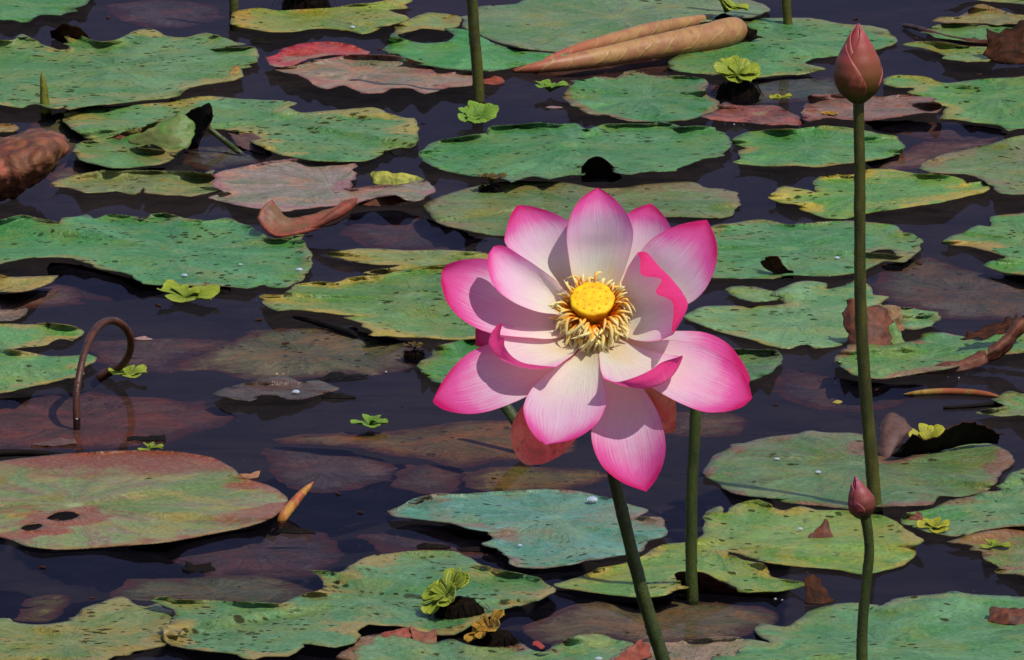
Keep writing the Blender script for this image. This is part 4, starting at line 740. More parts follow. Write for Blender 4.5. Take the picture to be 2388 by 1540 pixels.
def lying(name, pts, mat, parent=None, lump=.06, n=40, seg=18, sink=.02, seed=0, rx=1.0):
    P = []; R = []
    for x, y, r in pts:
        m_ = mm(x, y); P.append(ground(x, y, r*m_*(1-sink))); R.append(r*m_)
    return tube(name, P, R, mat, parent, seg, n, True, lump, seed)
roll = empty('rolled_leaf', ground(1460, 120)); tag(roll, 'long tan leaf rolled into two scrolls floating at the top', 'rolled leaf')
lying('scroll', [(1196,166,4),(1225,162,9),(1262,156,14),(1320,147,19),(1400,134,23),(1480,119,26),(1560,104,30),(1630,91,32),(1690,78,34),(1712,72,31),(1716,70,22)], M_ROLL, roll, seed=1)
lying('scroll', [(1260,146,5),(1320,126,13),(1380,108,17),(1440,93,19),(1500,76,19),(1560,62,17),(1610,52,14),(1650,44,11),(1668,41,7)], M_ROLL, roll, seed=2)

s = NT('crumpled leaf brown'); p = s.obj(); n1 = s.noise(p, 40, 5, .65, .5); vv = s.voro(s.mapv(p, scale=(1, 1, .8)), 95, 'SMOOTH_F1')
cc = s.mix(s.rng(n1, .35, .54), C(190, 100, 72), C(146, 90, 54)); cc = s.mix(s.math('MULTIPLY', s.rng(vv.outputs['Distance'], .25, .6), .7), cc, C(92, 46, 38))
cc = s.mix(s.math('MULTIPLY', s.rng(s.noise(p, 220, 4, .7), .55, .7), .5), cc, C(70, 40, 32))
M_CRUMP = s.thin(cc, .6, .3, s.bump(s.math('SUBTRACT', n1, s.math('MULTIPLY', vv.outputs['Distance'], 1.2)), 1.0, .004), .1)
# big brown crumpled leaf at the left edge
dried('big brown crumpled leaf hanging over dark water at the left edge', [
  [(-120,330,430),(-60,325,430),(0,322,430),(45,310,430),(100,304,430),(135,314,432),(152,330,436)],
  [(-120,345,470),(-60,340,470),(0,338,470),(50,328,470),(105,322,470),(140,328,465),(159,338,455)],
  [(-120,380,492),(-60,382,492),(0,380,492),(45,372,490),(95,362,486),(130,358,475),(152,356,462)],
  [(-120,420,500),(-60,424,500),(0,424,498),(40,416,494),(80,402,488),(112,392,478),(132,384,464)],
  [(-120,452,496),(-60,458,494),(0,458,490),(34,450,484),(66,434,478),(92,418,472),(108,406,462)],
  [(-120,468,470),(-60,470,470),(0,464,468),(30,454,464),(60,438,460),(84,424,458),(98,412,452)]], [M_CRUMP, M_DRYD], lump=.0032, ls=75, nu=44, nv=50)
# dark fold on the notched leaf top left
dried('dark rolled lip at the notch of the big ragged leaf top left', [[(118,88,92),(140,98,94),(165,100,95),(205,96,96)], [(120,74,97),(142,70,99),(172,78,99),(212,94,98)], [(134,64,100),(152,57,103),(180,62,102),(206,84,99)]], [M_BLACK, M_DRYD])
# folded leaf's dark lip (left)
dried('dark brown folded lip of the lifted leaf at left', [[(434,346,338),(442,330,338),(450,308,338),(444,284,338),(432,268,338)], [(452,350,346),(458,326,346),(466,302,346),(462,274,346),(452,256,346)], [(462,340,350),(470,318,352),(482,292,352),(480,264,352),(474,248,350)], [(466,330,350),(478,304,354),(494,280,354),(500,260,354),(488,243,352)]], [M_BLACK, M_DRY], lump=.002)
dried('green blade folded upright beside the dark lip at left', [[(296,332,352),(350,346,357),(405,366,366)], [(352,300,352),(398,306,356),(442,338,360)], [(398,273,348),(432,265,350),(455,302,352)]], [simple_material('folded blade green', C(112,150,70), C(140,144,82), 45, .5, .5, .0014, .25, .12), M_DRYD], lump=.0016)
dried('dark purple torn leaf piece right of the cut stick', [[(535,316,330),(572,312,326),(600,318,328),(630,338,344)], [(545,330,338),(578,330,338),(604,336,342),(630,352,354)], [(560,344,348),(585,350,352),(606,356,356),(618,360,360)]], [M_PURP, M_BLACK], lump=.002)
dried('small brown curl on the folded leaf at left', [[(262,330,334),(275,318,330),(300,314,326),(308,318,326)], [(268,334,336),(282,326,334),(300,322,330),(309,324,330)]], [M_DRY, M_DRYD])
dried('yellow folded flap on the mauve grey leaf', [[(866,424,432),(880,432,434),(930,432,434),(985,422,428)], [(866,412,430),(884,406,430),(930,408,430),(985,418,427)], [(874,404,428),(896,402,428),(940,408,428),(984,417,427)]], [simple_material('flap yellow', C(196,188,74), C(120,130,50), 70, .5, .4), M_DRYD])
boat = empty('curled_leaf', ground(715, 545)); tag(boat, 'curled boat shaped leaf with brick red roll at left centre', 'curled leaf', 'curled and dried leaf pieces')
o = sheet('blade', US([[(634,466,548),(650,488,548),(668,508,548),(705,506,546),(745,496,542),(776,484,538),(812,466,532)],
  [(612,484,552),(634,512,554),(662,530,555),(706,527,553),(752,514,549),(790,500,543),(820,474,537)],
  [(602,504,556),(622,530,560),(650,545,562),(704,540,560),(756,529,556),(802,510,549),(828,478,541)],
  [(600,508,558),(616,531,563),(648,550,566),(702,541,564),(756,527,560),(804,506,553),(830,472,544)]]), [M_INNER, M_DRYR], boat, 22, 30, .0009, .0014, 70, 3)
if sum((f.normal.z*.8-f.normal.y*.6)*f.area for f in o.data.polygons) < 0: o.data.flip_normals()
tube('rolled_rim', [upright(690,541,566), upright(735,527,563), upright(768,508,560), upright(798,490,555), upright(820,474,550), upright(832,463,546)], [2*FPX, 7*FPX, 13*FPX, 16*FPX, 12*FPX, 3*FPX], M_DRYR, boat, 14, 30, True, .22, 4, .1)
tube('front_rim', [upright(602,508,560), upright(618,532,565), upright(648,550,568), upright(700,542,566), upright(745,529,562)], [3*FPX, 6*FPX, 7*FPX, 7*FPX, 6*FPX], M_DRYR, boat, 8, 30, True, .2, 5)
dried('dark arched leaf lip facing the camera right above the flower', [[(1356,424,412),(1380,424,412),(1410,424,412),(1436,422,412),(1451,415,412)], [(1356,396,418),(1374,384,419),(1400,382,419),(1428,396,418),(1448,411,414)], [(1362,386,420),(1376,371,423),(1398,366,423),(1424,383,420),(1446,406,415)]], [M_BLACK, M_BLACK], lump=.0006, rag=0)
dried('dark underside curl at the right end of the mauve grey leaf', [[(835,480,484),(880,480,484),(920,478,482),(952,470,478)], [(840,472,480),(880,464,478),(922,457,474),(950,466,474)]], [M_DRY, M_BLACK], rag=0)
dried('dark dripping lip at the front of the ragged leaf tip', [[(905,352,362),(926,366,366),(940,362,362),(948,350,356)], [(908,346,356),(926,346,354),(940,345,352),(947,345,352)]], [M_BLACK, M_BLACK], lump=.0004)
dried('brown torn flap in front of the green leaf right of the flower', [[(1776,618,634),(1796,634,640),(1824,648,646),(1850,648,648)], [(1782,604,642),(1804,608,645),(1822,626,648),(1848,640,649)], [(1786,600,645),(1808,596,648),(1820,612,650),(1844,636,650)]], [M_DRYD, M_BLACK], lump=.0015)
dried('rust and tan folded flap standing behind the tall stem', [
  [(1984,806,812),(2000,812,818),(2030,812,818),(2060,806,816),(2092,806,812)],
  [(1976,768,806),(1998,776,812),(2030,770,812),(2064,768,808),(2090,776,806)],
  [(1964,728,800),(1986,744,806),(2022,730,804),(2054,730,800),(2080,742,800)],
  [(1968,704,796),(1988,694,800),(2014,712,800),(2046,716,796),(2066,728,796)]], [M_DRY, M_PURP], lump=.004, ls=55, nu=22, nv=22)
dried('olive curled flap right of the rust flap behind the tall stem', [[(2052,790,800),(2076,786,800),(2110,770,796)], [(2046,750,794),(2072,742,794),(2104,748,792)], [(2044,716,790),(2070,712,790),(2098,716,790)]], [simple_material('flap olive', C(150,130,80), C(160,96,66), 50, .6, .5, .001, .3, .1), M_DRY], lump=.003)
dried('small bright green flap at the foot of the rust flap', [[(2062,774,806),(2084,806,812),(2112,812,814)], [(2070,760,804),(2092,784,808),(2108,806,812)], [(2082,754,802),(2094,768,804),(2104,790,808)]], [M_FGREEN, M_FGREEN], lump=.001)
rr_ = empty('rolled_leaf', ground(2260, 850)); tag(rr_, 'rust brown dried roll curving up at the right edge', 'rolled leaf')
o = sheet('scroll', US([[(2126,872,872),(2170,874,874),(2222,870,872),(2270,860,868),(2304,848,864)], [(2130,866,870),(2176,858,872),(2222,850,870),(2268,838,866),(2300,826,862)], [(2136,862,866),(2180,850,866),(2220,845,864),(2262,832,860),(2296,819,856)]]), [M_DRY, M_DRYD], rr_, 14, 30, .0009, .0022, 80, 6, rag=.0015)
o = sheet('scroll', US([[(2300,850,864),(2332,836,858),(2362,806,852),(2390,772,846)], [(2304,826,864),(2334,806,860),(2364,778,854),(2390,748,848)], [(2308,810,856),(2336,788,854),(2362,766,850),(2382,742,844)], [(2316,806,848),(2340,786,846),(2362,758,842),(2372,732,838)]]), [M_DRY, M_DRYD], rr_, 16, 30, .0009, .0026, 80, 7, rag=.0015)
dried('dark crumpled leaf edge above the rust roll at the right edge', [[(2240,790,830),(2300,790,826),(2350,770,820),(2400,760,815)], [(2290,770,812),(2330,752,808),(2368,744,806),(2410,730,806)]], [M_DRYD, M_BLACK], lump=.004)
fl_ = lying('floating_roll', [(2108,920,1.5),(2140,917,6),(2190,914,8),(2250,915,8),(2300,920,7),(2332,926,2)], simple_material('floating roll amber', C(176,140,60), C(170,90,56), 50, .5, .4, .0008), None, .1, 30, 10, .4, 5)
tag(fl_, 'thin amber rolled leaf floating left of the right edge', 'rolled leaf')
dk = lying('dark_stick', [(2200,952,4),(2260,948,5),(2320,942,7),(2350,940,6)], M_BLACK, None, .3, 20, 8, .4, 6); tag(dk, 'dark rotten stick touching the small mint leaf at the right edge', 'stick')
dk = lying('dark_stick', [(-60,1062,8),(20,1056,9),(90,1058,8),(150,1062,5),(170,1064,2)], M_BLACK, None, .25, 24, 8, .3, 7); tag(dk, 'dark rotten roll behind the big pink leaf at the left edge', 'stick')
dk = lying('dark_stick', [(684,740,3),(720,748,6),(770,762,8),(815,776,8),(832,786,3)], M_BLACK, None, .35, 24, 8, .4, 8); tag(dk, 'dark twisted stick lying left of the flower', 'stick')
dried('dark drooping lip at the front of the tan sunken leaf', [[(735,890,890),(770,884,888),(810,880,884),(862,876,880)], [(745,884,882),(775,868,878),(812,872,878),(860,874,878)]], [M_BLACK, M_BLACK], lump=.0008)
leaf('dark purple pointed leaf with a drop below the tan sunken leaf', [(492,918),(540,901),(620,884),(660,874),(690,885),(720,895),(745,886),(792,905),(772,912),(722,925),(704,931),(672,931),(642,921),(612,922),(582,936),(530,926)], 4, LM((100,68,60),(84,60,58),(70,46,40),spots=.2,am=.4,vein=.2,hubk=0), (640,905), name='withered_leaf', cat='withered leaf', group='withered leaves', lifts=[(640,885,40,3)])
dried('purple brown upright flap right of the tall stem foot', [[(2046,1062,1064),(2062,1070,1072),(2076,1066,1070),(2088,1046,1062)], [(2050,1020,1056),(2066,1024,1060),(2090,1022,1060),(2120,1008,1052)], [(2052,996,1048),(2068,984,1050),(2098,984,1050),(2128,1004,1048)], [(2058,986,1044),(2078,966,1044),(2098,968,1044),(2118,986,1044)]], [M_PURP, M_PURP], lump=.0012)
dried('dark brown arched flap right of the upright lettuce', [[(2080,1066,1068),(2140,1060,1064),(2200,1050,1056),(2260,1036,1046),(2330,1036,1042)], [(2110,1036,1070),(2160,1036,1068),(2210,1012,1064),(2270,1000,1056),(2330,1018,1046)], [(2130,1014,1074),(2170,1026,1070),(2216,998,1068),(2268,984,1060),(2340,1020,1046)]], [M_DRYD, M_BLACK], lump=.002)
dried('small brown triangular curl on the yellow green split leaf', [[(1888,1256,1262),(1918,1262,1266),(1946,1258,1262)], [(1900,1240,1258),(1920,1244,1260),(1940,1242,1258)], [(1916,1222,1254),(1924,1215,1254),(1932,1226,1254)]], [M_DRY, M_DRYD], lump=.0008)
dried('dark arched flap at the foot of the green stalk below the flower', [[(1574,1398,1374),(1620,1402,1374),(1680,1404,1376),(1740,1400,1380),(1810,1392,1386)], [(1578,1360,1384),(1620,1352,1385),(1670,1364,1386),(1730,1384,1388),(1806,1388,1389)], [(1576,1342,1387),(1606,1330,1390),(1660,1346,1390),(1724,1376,1390),(1800,1384,1390)]], [M_BLACK, M_DRYD], lump=.0012)
dried('brown upright flap left of the small bud stem', [[(1880,1410,1412),(1910,1410,1412),(1948,1406,1408)], [(1882,1384,1408),(1902,1382,1408),(1930,1388,1406)], [(1876,1358,1404),(1894,1352,1404),(1916,1366,1402)], [(1878,1346,1400),(1892,1343,1400),(1908,1352,1400)]], [M_DRYD, M_DRY], lump=.001)
dried('rust dried leaf crumpled on the bottom right leaf', [[(2304,1448,1456),(2350,1458,1464),(2410,1456,1462)], [(2308,1430,1450),(2350,1436,1454),(2410,1434,1452)], [(2316,1420,1440),(2360,1418,1442),(2420,1414,1442)]], [M_DRY, M_DRYD], lump=.004)
dried('dark brown dried leaf standing at the top right edge', [
  [(2296,132,150),(2330,150,154),(2390,150,154),(2450,146,154)], [(2304,100,146),(2340,104,150),(2390,112,150),(2450,108,150)], [(2302,76,140),(2340,84,142),(2388,78,142),(2450,60,142)], [(2312,74,134),(2350,68,134),(2392,46,134),(2450,40,134)]], [M_DRYD, M_BLACK], lump=.004, nu=22, nv=22)
dried('rust red flap on the upper rim of the bottom mint leaf', [[(826,1500,1512),(880,1498,1510),(930,1496,1508),(968,1496,1506)], [(846,1492,1504),(890,1482,1502),(930,1472,1500),(962,1480,1498)], [(870,1486,1498),(906,1474,1496),(940,1462,1494),(960,1466,1492)]], [M_DRYR, M_PURP], lump=.002)
dried('olive crumpled flap beside the rust flap at the bottom', [[(960,1496,1506),(990,1504,1510),(1022,1502,1508)], [(958,1478,1500),(986,1488,1504),(1016,1484,1502)], [(960,1466,1494),(984,1476,1496),(1024,1470,1494)]], [M_INNER, M_BLACK], lump=.002)
dried('rust pink flap left of the stalk at the bottom edge', [[(1420,1560,1570),(1470,1550,1562),(1520,1530,1545)], [(1446,1528,1556),(1480,1520,1550),(1516,1510,1538)], [(1480,1504,1546),(1494,1494,1542),(1512,1506,1534)]], [M_DRYR, M_DRYR], lump=.0015)
dried('small red leaf scrap above the bottom mint leaf', [[(1244,1510,1514),(1262,1516,1518),(1274,1510,1514)], [(1246,1500,1510),(1260,1500,1510),(1268,1504,1510)]], [simple_material('scrap red', C(176,70,62), C(150,60,50), 60), M_DRYR])
dried('two pointed dark curl standing in for a fold reflection below the big pink leaf', [[(424,1330,1332),(450,1334,1334),(480,1334,1334),(502,1330,1332)], [(430,1322,1328),(448,1326,1330),(476,1326,1330),(494,1322,1328)], [(434,1310,1325),(450,1318,1326),(474,1318,1326),(490,1312,1325)]], [M_BLACK, M_BLACK], lump=.0006)  # dark shape put in for the reflection of a fold
dried('dark scrap at the foot of the looped stalk', [[(296,1026,1030),(340,1028,1030),(388,1028,1030)], [(298,1022,1024),(344,1018,1024),(386,1014,1024)]], [M_BLACK, M_DRYD], lump=.0006)
dried('brown floating scrap left of the looped stalk foot', [[(70,1040,1042),(120,1040,1042),(180,1036,1040)], [(96,1030,1034),(130,1024,1030),(176,1024,1030)]], [M_PURP, M_DRYD], lump=.0008)
dried('rust scrap behind the yellow lettuce under the long spotted leaf', [[(478,672,674),(496,676,678),(512,672,674)], [(476,656,670),(488,660,670),(502,666,670)]], [M_DRY, M_DRYD])
dried('black scrap at the front edge of the long spotted leaf', [[(512,684,684),(524,686,686),(536,684,684)], [(514,672,680),(526,668,680),(536,666,680)]], [M_BLACK, M_BLACK])
dried('tan scrap behind the tip of the big pink leaf', [[(555,1112,1116),(580,1116,1118),(602,1112,1114)], [(560,1104,1110),(584,1104,1110),(604,1102,1108)]], [simple_material('scrap tan', C(186,132,96), C(160,110,80), 50), M_DRY])
dried('dark red rolled leaf end right of the tall top stalk', [[(1124,196,198),(1148,198,198),(1174,194,196)], [(1122,184,194),(1146,186,194),(1172,184,192)], [(1126,178,190),(1150,178,190),(1166,180,190)]], [M_DRYR, M_DRYD], lump=.0012)
dried('brown scrap beside the yellow lettuce at the right', [[(2100,1218,1222),(2130,1222,1224),(2150,1218,1220)], [(2104,1202,1216),(2126,1196,1216),(2148,1196,1214)]], [M_DRY, M_DRYD], lump=.0015)
dried('yellow curled tip on the big ragged leaf top left', [[(534,190,192),(548,190,192),(562,184,188)], [(536,172,186),(548,170,186),(560,166,184)], [(540,158,180),(550,154,180),(558,156,180)]], [simple_material('tip amber', C(196,160,84), C(150,96,50), 60), M_DRYD], lump=.0016)
for i, (x, y, w, c_, lab) in enumerate([(690,1240,46,M_BLACK,'dark sliver in the water right of the orange spike'),(790,925,40,M_BLACK,'dark sliver right of the dark purple pointed leaf'),(610,98,26,M_BLACK,'dark sliver above the red topped leaf'),(1010,1275,40,M_BLACK,'dark sliver below the left end of the blue green leaf'),(1110,1282,46,M_BLACK,'dark arched sliver left of the wine red rim')]):
    dried(lab, [[(x-w,y+3,y+4),(x,y+5,y+5),(x+w,y+4,y+5)], [(x-w,y,y+2),(x-w*.2,y-8,y+2),(x+w,y+1,y+3)]], [c_, c_], lump=.0004)

# ------------------------------------------------------------------ water lettuce
def lettuce_material(name, a, b):
    s = NT(name); u = s.attr('u'); v = s.attr('v')
    rib = s.math('ABSOLUTE', s.math('SINE', s.math('MULTIPLY', v, 11)))
    n = s.noise(s.obj(), 150, 4, .6)
    colr = s.mix(s.rng(s.math('ADD', s.math('MULTIPLY', u, .7), s.math('MULTIPLY', n, .5)), .35, .95), b, a)
    colr = s.mix(s.math('MULTIPLY', s.math('SUBTRACT', 1.0, s.rng(rib, .0, .35)), .45), colr, tuple(min(.8, c*1.3+.03) for c in a[:3]) + (1,))
    colr = s.mix(s.math('MULTIPLY', s.rng(s.noise(s.obj(), 90, 3), .62, .78), .5), colr, C(190, 160, 50))
    return s.thin(colr, .5, .3, s.bump(s.math('ADD', rib, n), .5, .0007), .32)
M_LET = lettuce_material('water lettuce lime', C(196, 208, 66, .54), C(140, 164, 40, .54))
M_LETG = lettuce_material('water lettuce green', C(160, 200, 72, .54), C(106, 152, 42, .54))
M_LETY = lettuce_material('water lettuce yellow', C(222, 214, 60, .54), C(166, 170, 40, .54))
M_LETO = lettuce_material('water lettuce amber', C(226, 178, 56, .54), C(190, 126, 40, .54))
M_LETB = lettuce_material('water lettuce withered', C(140, 112, 40), C(84, 66, 30))
M_ROOT = simple_material('root mass', C(34, 22, 12), C(16, 12, 8), 160, .8, .8, .002, .05)
def lettuce(label, px, py, wpx, mat, n=7, el=40, rise=0.0, tiltx=0.0, tilty=0.0, roots=0.0, seed=0, narrow=1.0, off=0.0, name='water_lettuce'):
    rg = random.Random(seed); G = ground(px, py); R = wpx*.52*mm(px, py)
    root = empty(name, G); tag(root, label, 'water lettuce', 'water lettuce plants')
    T = Matrix.Rotation(math.radians(tiltx), 3, 'X') @ Matrix.Rotation(math.radians(tilty), 3, 'Y')
    O = G+Vector((off*R, 0, rise*R+.001))
    for k in range(n):
        inner = k >= n*.62
        phi = 2*math.pi*k/(n*.62 if not inner else n*.38)+rg.uniform(-.3, .3)+(.6 if inner else 0)
        L = R*(1.0 if not inner else .62)*rg.uniform(.85, 1.1); e = math.radians((el if not inner else min(82, el+28))+rg.uniform(-12, 12))
        Wd = L*.46*rg.uniform(.85, 1.1)*narrow
        X = Vector((math.cos(phi), math.sin(phi), 0)); Y = Vector((-math.sin(phi), math.cos(phi), 0)); Z = Vector((0, 0, 1))
        rows = []
        for t, w in ((.04, .16), (.25, .42), (.5, .78), (.74, 1.0), (.9, .92), (.99, .55)):
            row = []
            bend = e*(1-.55*t)
            for q in range(7):
                v = q/3-1
                x = L*t*math.cos(bend)-L*.05*(1-abs(v))*(1 if t > .95 else 0)
                z = L*t*math.sin(bend)+L*.14*v*v*w+L*.02*math.sin(v*9+k)
                row.append(O+T@(X*x+Y*(Wd*w*v)+Z*z))
            rows.append(row)
        o = sheet('leaf', rows, [mat], root, 12, 19, .0005, .0011 if roots else .0006, 150, seed+k, rag=.0008)
    if roots > 0:
        V = []; F = []; nu, nv = 12, 18; c = Vector((0, 0, 0)); RR = R*roots
        for i in range(nu):
            a = math.pi*i/(nu-1)
            for j in range(nv):
                b = 2*math.pi*j/nv; d = Vector((math.sin(a)*math.cos(b), math.sin(a)*math.sin(b), math.cos(a)))
                q = Vector((d.x*RR*.95, d.y*RR*.8, d.z*max(RR*.75, rise*R*.95)))
                q *= 1+.22*mnoise.noise(q*130+Vector((seed, 0, 0)))+.12*mnoise.noise(q*320); V.append(q)
        for i in range(nu-1):
            for j in range(nv): F.append((i*nv+j, i*nv+(j+1) % nv, (i+1)*nv+(j+1) % nv, (i+1)*nv+j))
        for k in range(70):                                  # hanging root threads
            b = rg.uniform(0, 6.283); z0 = rg.uniform(.1, .9)*rise*R; r0 = RR*rg.uniform(.5, .95)
            p0 = Vector((math.cos(b)*r0*.6, math.sin(b)*r0*.5, z0)); p2 = Vector((math.cos(b)*RR*rg.uniform(.9, 1.35), math.sin(b)*RR*rg.uniform(.8, 1.1), rg.uniform(-.002, .004)))
            p1 = (p0+p2)/2+Vector((rg.uniform(-.1, .1)*RR, rg.uniform(-.1, .1)*RR, rg.uniform(.05, .35)*RR))
            base = len(V); w = .0005
            for i, q in enumerate(crom([p0, p1, p2], 6)):
                q = Vector(q)
                for d in (Vector((w, 0, 0)), Vector((-w*.5, w, .0)), Vector((-w*.5, -w, w*.5))): V.append(q+d*(1.3-i*.18))
            for i in range(5):
                for j in range(3): F.append((base+i*3+j, base+i*3+(j+1) % 3, base+(i+1)*3+(j+1) % 3, base+(i+1)*3+j))
        o = link('roots', mesh('roots', V, F), M_ROOT, None, G); put(o, root)
        o['kind'] = 'stuff'
    return root
lettuce('bright green lettuce rosette at the foot of the tall top stalk', 1110, 288, 100, M_LETG, 8, 42, .10, 22, 0, 0, 1, 1.3)
lettuce('small lime lettuce left of the green leaf under the roll', 1283, 222, 84, M_LETG, 5, 46, .1, 0, 0, 0, 2, 1.1)
lettuce('yellow lime lettuce floating under the long spotted leaf', 432, 702, 140, M_LET, 7, 20, .05, 8, 0, 0, 3, 1.3)
lettuce('small green lettuce alone on open water left of the flower', 862, 1000, 98, M_LETG, 6, 26, .05, 0, 0, 0, 4, .95)
lettuce('pale lettuce touching the bend of the looped stalk', 298, 884, 88, M_LET, 6, 28, .05, 6, 0, 0, 5, 1.2)
lettuce('upright yellow green lettuce between the brown flaps at right', 2164, 1052, 92, M_LETY, 6, 58, .3, 24, 0, 0, 6, 1.25)
lettuce('yellow lettuce beside the brown scrap at the right', 2178, 1244, 84, M_LETY, 6, 40, .12, 12, 0, 0, 7, 1.2)
lettuce('tiny lime lettuce on the rust tinted leaf at the right edge', 2316, 1284, 74, M_LET, 5, 18, .12, 0, 0, 0, 8, 1.0)
lettuce('tiny lime lettuce behind the big pink leaf', 350, 1052, 64, M_LET, 5, 14, .05, 0, 0, 0, 9, 1.0)
lettuce('tipped lettuce with black root clump in the bottom middle', 1068, 1440, 136, M_LET, 13, 36, .62, 22, -34, .95, 10, .9, -.30)
lettuce('tipped ruffled lettuce with black root clump above the rust leaf', 1722, 226, 106, M_LET, 13, 44, .78, 20, 4, .95, 11, 1.0, -.05)
lettuce('withered yellow orange lettuce on roots at the bottom', 1160, 1508, 114, M_LETO, 11, 44, .5, 14, -34, .9, 12, .8, -.25)
lettuce('ruffled lettuce leaf sprouting at the thick end of the roll', 1690, 58, 104, M_LET, 8, 58, .5, 0, 24, .5, 13, .9)
lettuce('withered brown lettuce stump on the leaf above the flower', 1146, 452, 72, M_LETB, 8, 50, .6, 0, 0, .8, 14, .8)
lettuce('small brown withered stump left of the flower', 966, 834, 50, M_LETB, 6, 46, .7, 0, 0, .95, 15, .8)
lettuce('black root clump with green bits at the top edge', 712, 18, 120, M_LETB, 7, 30, .5, 0, 0, .95, 16, .9)
lettuce('tiny yellow lettuce bits on the mauve brown leaf', 1818, 244, 54, M_LETY, 5, 14, .35, 0, 0, 0, 17, 1.0)
lettuce('tiny orange yellow lettuce at the front of the mauve brown leaf', 1934, 282, 42, M_LETO, 6, 44, .3, 0, 0, 0, 18, 1.2)
# dark root mass trailing off the thick end of the roll
dried('black root mass hanging off the thick end of the roll', [[(1700,50,100),(1730,50,100),(1750,64,100)], [(1706,84,104),(1738,76,104),(1764,80,102)], [(1692,104,108),(1726,102,107),(1776,88,104)]], [M_ROOT, M_ROOT], lump=.005, ls=90, name='root_mass', cat='root mass', group=None, rag=.003)

# ------------------------------------------------------------------ drops of water lying on the leaves
s = NT('water drop'); pr_ = s.principled((.80, .82, .88, 1), .04, .9); pr_.inputs['Transmission Weight'].default_value = .75; pr_.inputs['IOR'].default_value = 1.33; M_DROP = s.end(pr_)
def drop(label, px, py, r, zmm):
    g = ground(px, py, zmm*.0005); R = r*.8*mm(px, py); V = []; F = []; nu, nv = 9, 14
    for i in range(nu):
        a = math.pi*i/(nu-1)
        for j in range(nv):
            b = 2*math.pi*j/nv; w = 1+.08*math.sin(2*b+px); V.append(Vector((math.sin(a)*math.cos(b)*R*w, math.sin(a)*math.sin(b)*R*w, max(-.4, math.cos(a))*R*.55)))
    for i in range(nu-1):
        for j in range(nv): F.append((i*nv+j, i*nv+(j+1) % nv, (i+1)*nv+(j+1) % nv, (i+1)*nv+j))
    o = link('water_drop', mesh('water_drop', V, F), M_DROP, None, g+Vector((0, 0, R*.35)))
    return tag(o, label, 'water drop', 'drops of water on the leaves')
for d in [('silver drop near the right end of the long spotted leaf', 698, 632, 10, 5.5), ('silver drop above the yellow lettuce on the long spotted leaf', 430, 645, 9, 5),
          ('small drop in the middle of the long spotted leaf', 560, 619, 6, 5), ('large silver drop on the blue green leaf under the flower', 1381, 1171, 18, 6.5),
          ('small drop near the brown scrap on the blue green leaf', 1212, 1274, 7, 6), ('small drop left of the stalk on the blue green leaf', 1370, 1262, 6, 6),
          ('drop at the left on the veined leaf by the tall stem', 1812, 1073, 8, 6), ('drop left of the small bud on the veined leaf', 1908, 1104, 9, 6),
          ('pale bead at the top of the veined leaf', 1902, 1048, 11, 6), ('drop in front of the stem on the green leaf right of the flower', 1952, 604, 8, 5.2),
          ('drop on the yellow green split leaf left of the brown curl', 1866, 1236, 8, 5.5), ('tiny drop on the yellow torn leaf at the top', 822, 66, 8, 5),
          ('drop inside the curled boat shaped leaf', 722, 528, 13, 7), ('bead on the rim of the dark purple pointed leaf', 690, 918, 12, 7), ('drop at the bottom edge on the mint leaf', 1396, 1540, 11, 7)]: drop(*d)
# petals and crumbs adrift
for i, (x, y, w, lab, c_) in enumerate([(332,790,24,'pale pink scrap adrift right of the looped stalk',(190,150,140)),(1952,938,14,'yellow crumb adrift left of the tall stem',(200,180,90)),(740,118,12,'white crumb adrift under the yellow torn leaf',(210,205,205)),(1290,250,18,'pinkish sliver adrift right of the bright lettuce',(176,140,140))]):
    dried(lab, [[(x-w,y+1,y+2),(x,y+4,y+4),(x+w,y+1,y+2)], [(x-w,y,y+1),(x,y-3,y+1),(x+w,y,y+1)]], [simple_material('crumb %d' % i, C(*c_), C(*[q*.8 for q in c_]), 80), M_DRY], lump=.0002, name='floating_scrap', cat='scrap', nu=6, nv=8)

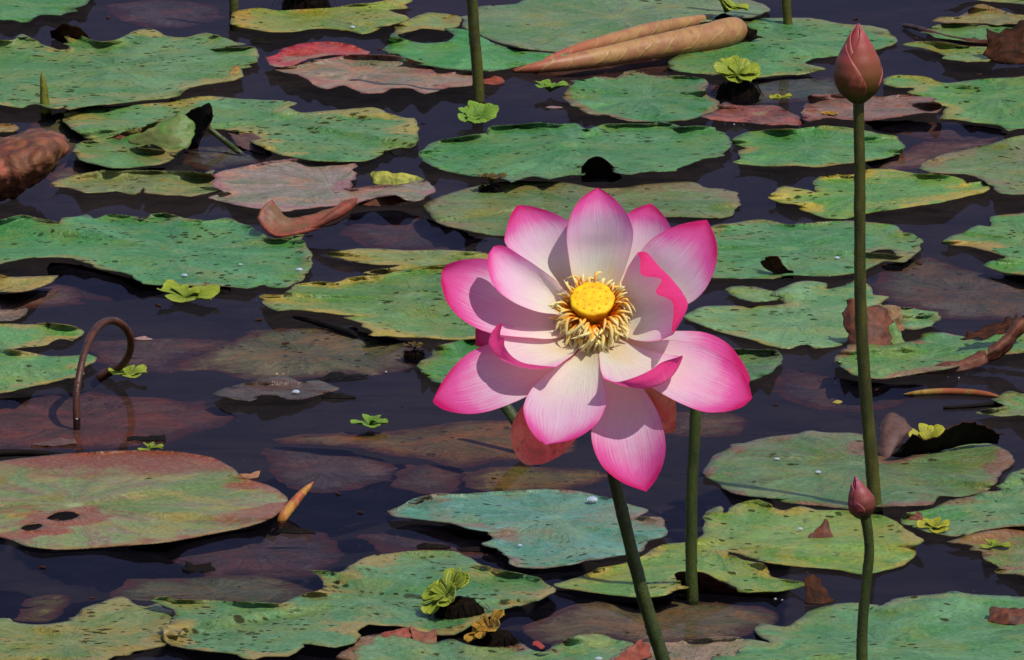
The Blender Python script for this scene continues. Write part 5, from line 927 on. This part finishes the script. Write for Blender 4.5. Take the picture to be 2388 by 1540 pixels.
rg = random.Random(21)
V = []; F = []
for i in range(140):                                   # rotted leaf litter adrift, too small to tell apart
    c = ground(rg.uniform(-60, 2440), rg.uniform(10, 1560), .0005); sc = rg.choice((.0010, .0014, .0020, .0030)); rot = rg.uniform(0, 6.28); n = 7; b0 = len(V)
    for lay in (0, 1):
        for k in range(n):
            a = 2*math.pi*k/n; rr = sc*rg.uniform(.45, 1.0)*(1-.2*lay); x, y = math.cos(a)*rr*1.6, math.sin(a)*rr*.8
            V.append(c+Vector((x*math.cos(rot)-y*math.sin(rot), x*math.sin(rot)+y*math.cos(rot), sc*rg.uniform(.0, .25)-lay*sc*.3)))
    V.append(c+Vector((0, 0, sc*.3)))
    F += [(b0+k, b0+(k+1) % n, b0+2*n) for k in range(n)]+[(b0+k+n, b0+(k+1) % n+n, b0+(k+1) % n, b0+k) for k in range(n)]
tag(link('leaf_litter', mesh('leaf_litter', V, F, False), M_DRYD), 'tiny dark crumbs of rotted leaf adrift on the open water', 'leaf litter', None, 'stuff')
s = NT('bubble'); pr_ = s.principled((.8, .8, .82, 1), .02, .9); pr_.inputs['Transmission Weight'].default_value = .7; M_BUB = s.end(pr_)
V = []; F = []
for x, y, r in [(1248,166,4),(1271,165,5),(1283,165,5),(1453,147,4),(1477,145,4),(1486,143,3),(1525,139,5),(1228,168,3),(1808,1398,6),(1824,1400,4),(900,868,5),(2174,1178,6),(2162,1176,3),(179,978,5),(2122,1062,4),(2232,1052,4),(945,476,4),(936,480,3),(1012,206,4),(1022,206,4),(1320,414,4),(1334,414,3),(645,873,5),(660,872,3),(1060,196,3),(1690,290,4),(1712,291,4),(1734,291,3),(715,30,5),(2210,880,4),(2236,882,4),(190,432,4),(800,1376,4)]:
    c = ground(x, y, .0004); R = r*.6*mm(x, y); b0 = len(V)
    for i in range(6):
        a = math.pi*.5*i/5
        for j in range(10): b = 2*math.pi*j/10; V.append(c+Vector((math.cos(a)*math.cos(b), math.cos(a)*math.sin(b), math.sin(a)))*R)
    for i in range(5):
        for j in range(10): F.append((b0+i*10+j, b0+i*10+(j+1) % 10, b0+(i+1)*10+(j+1) % 10, b0+(i+1)*10+j))
tag(link('bubbles', mesh('bubbles', V, F), M_BUB), 'tiny clear bubbles clinging to the wet leaf edges', 'bubbles', None, 'stuff')
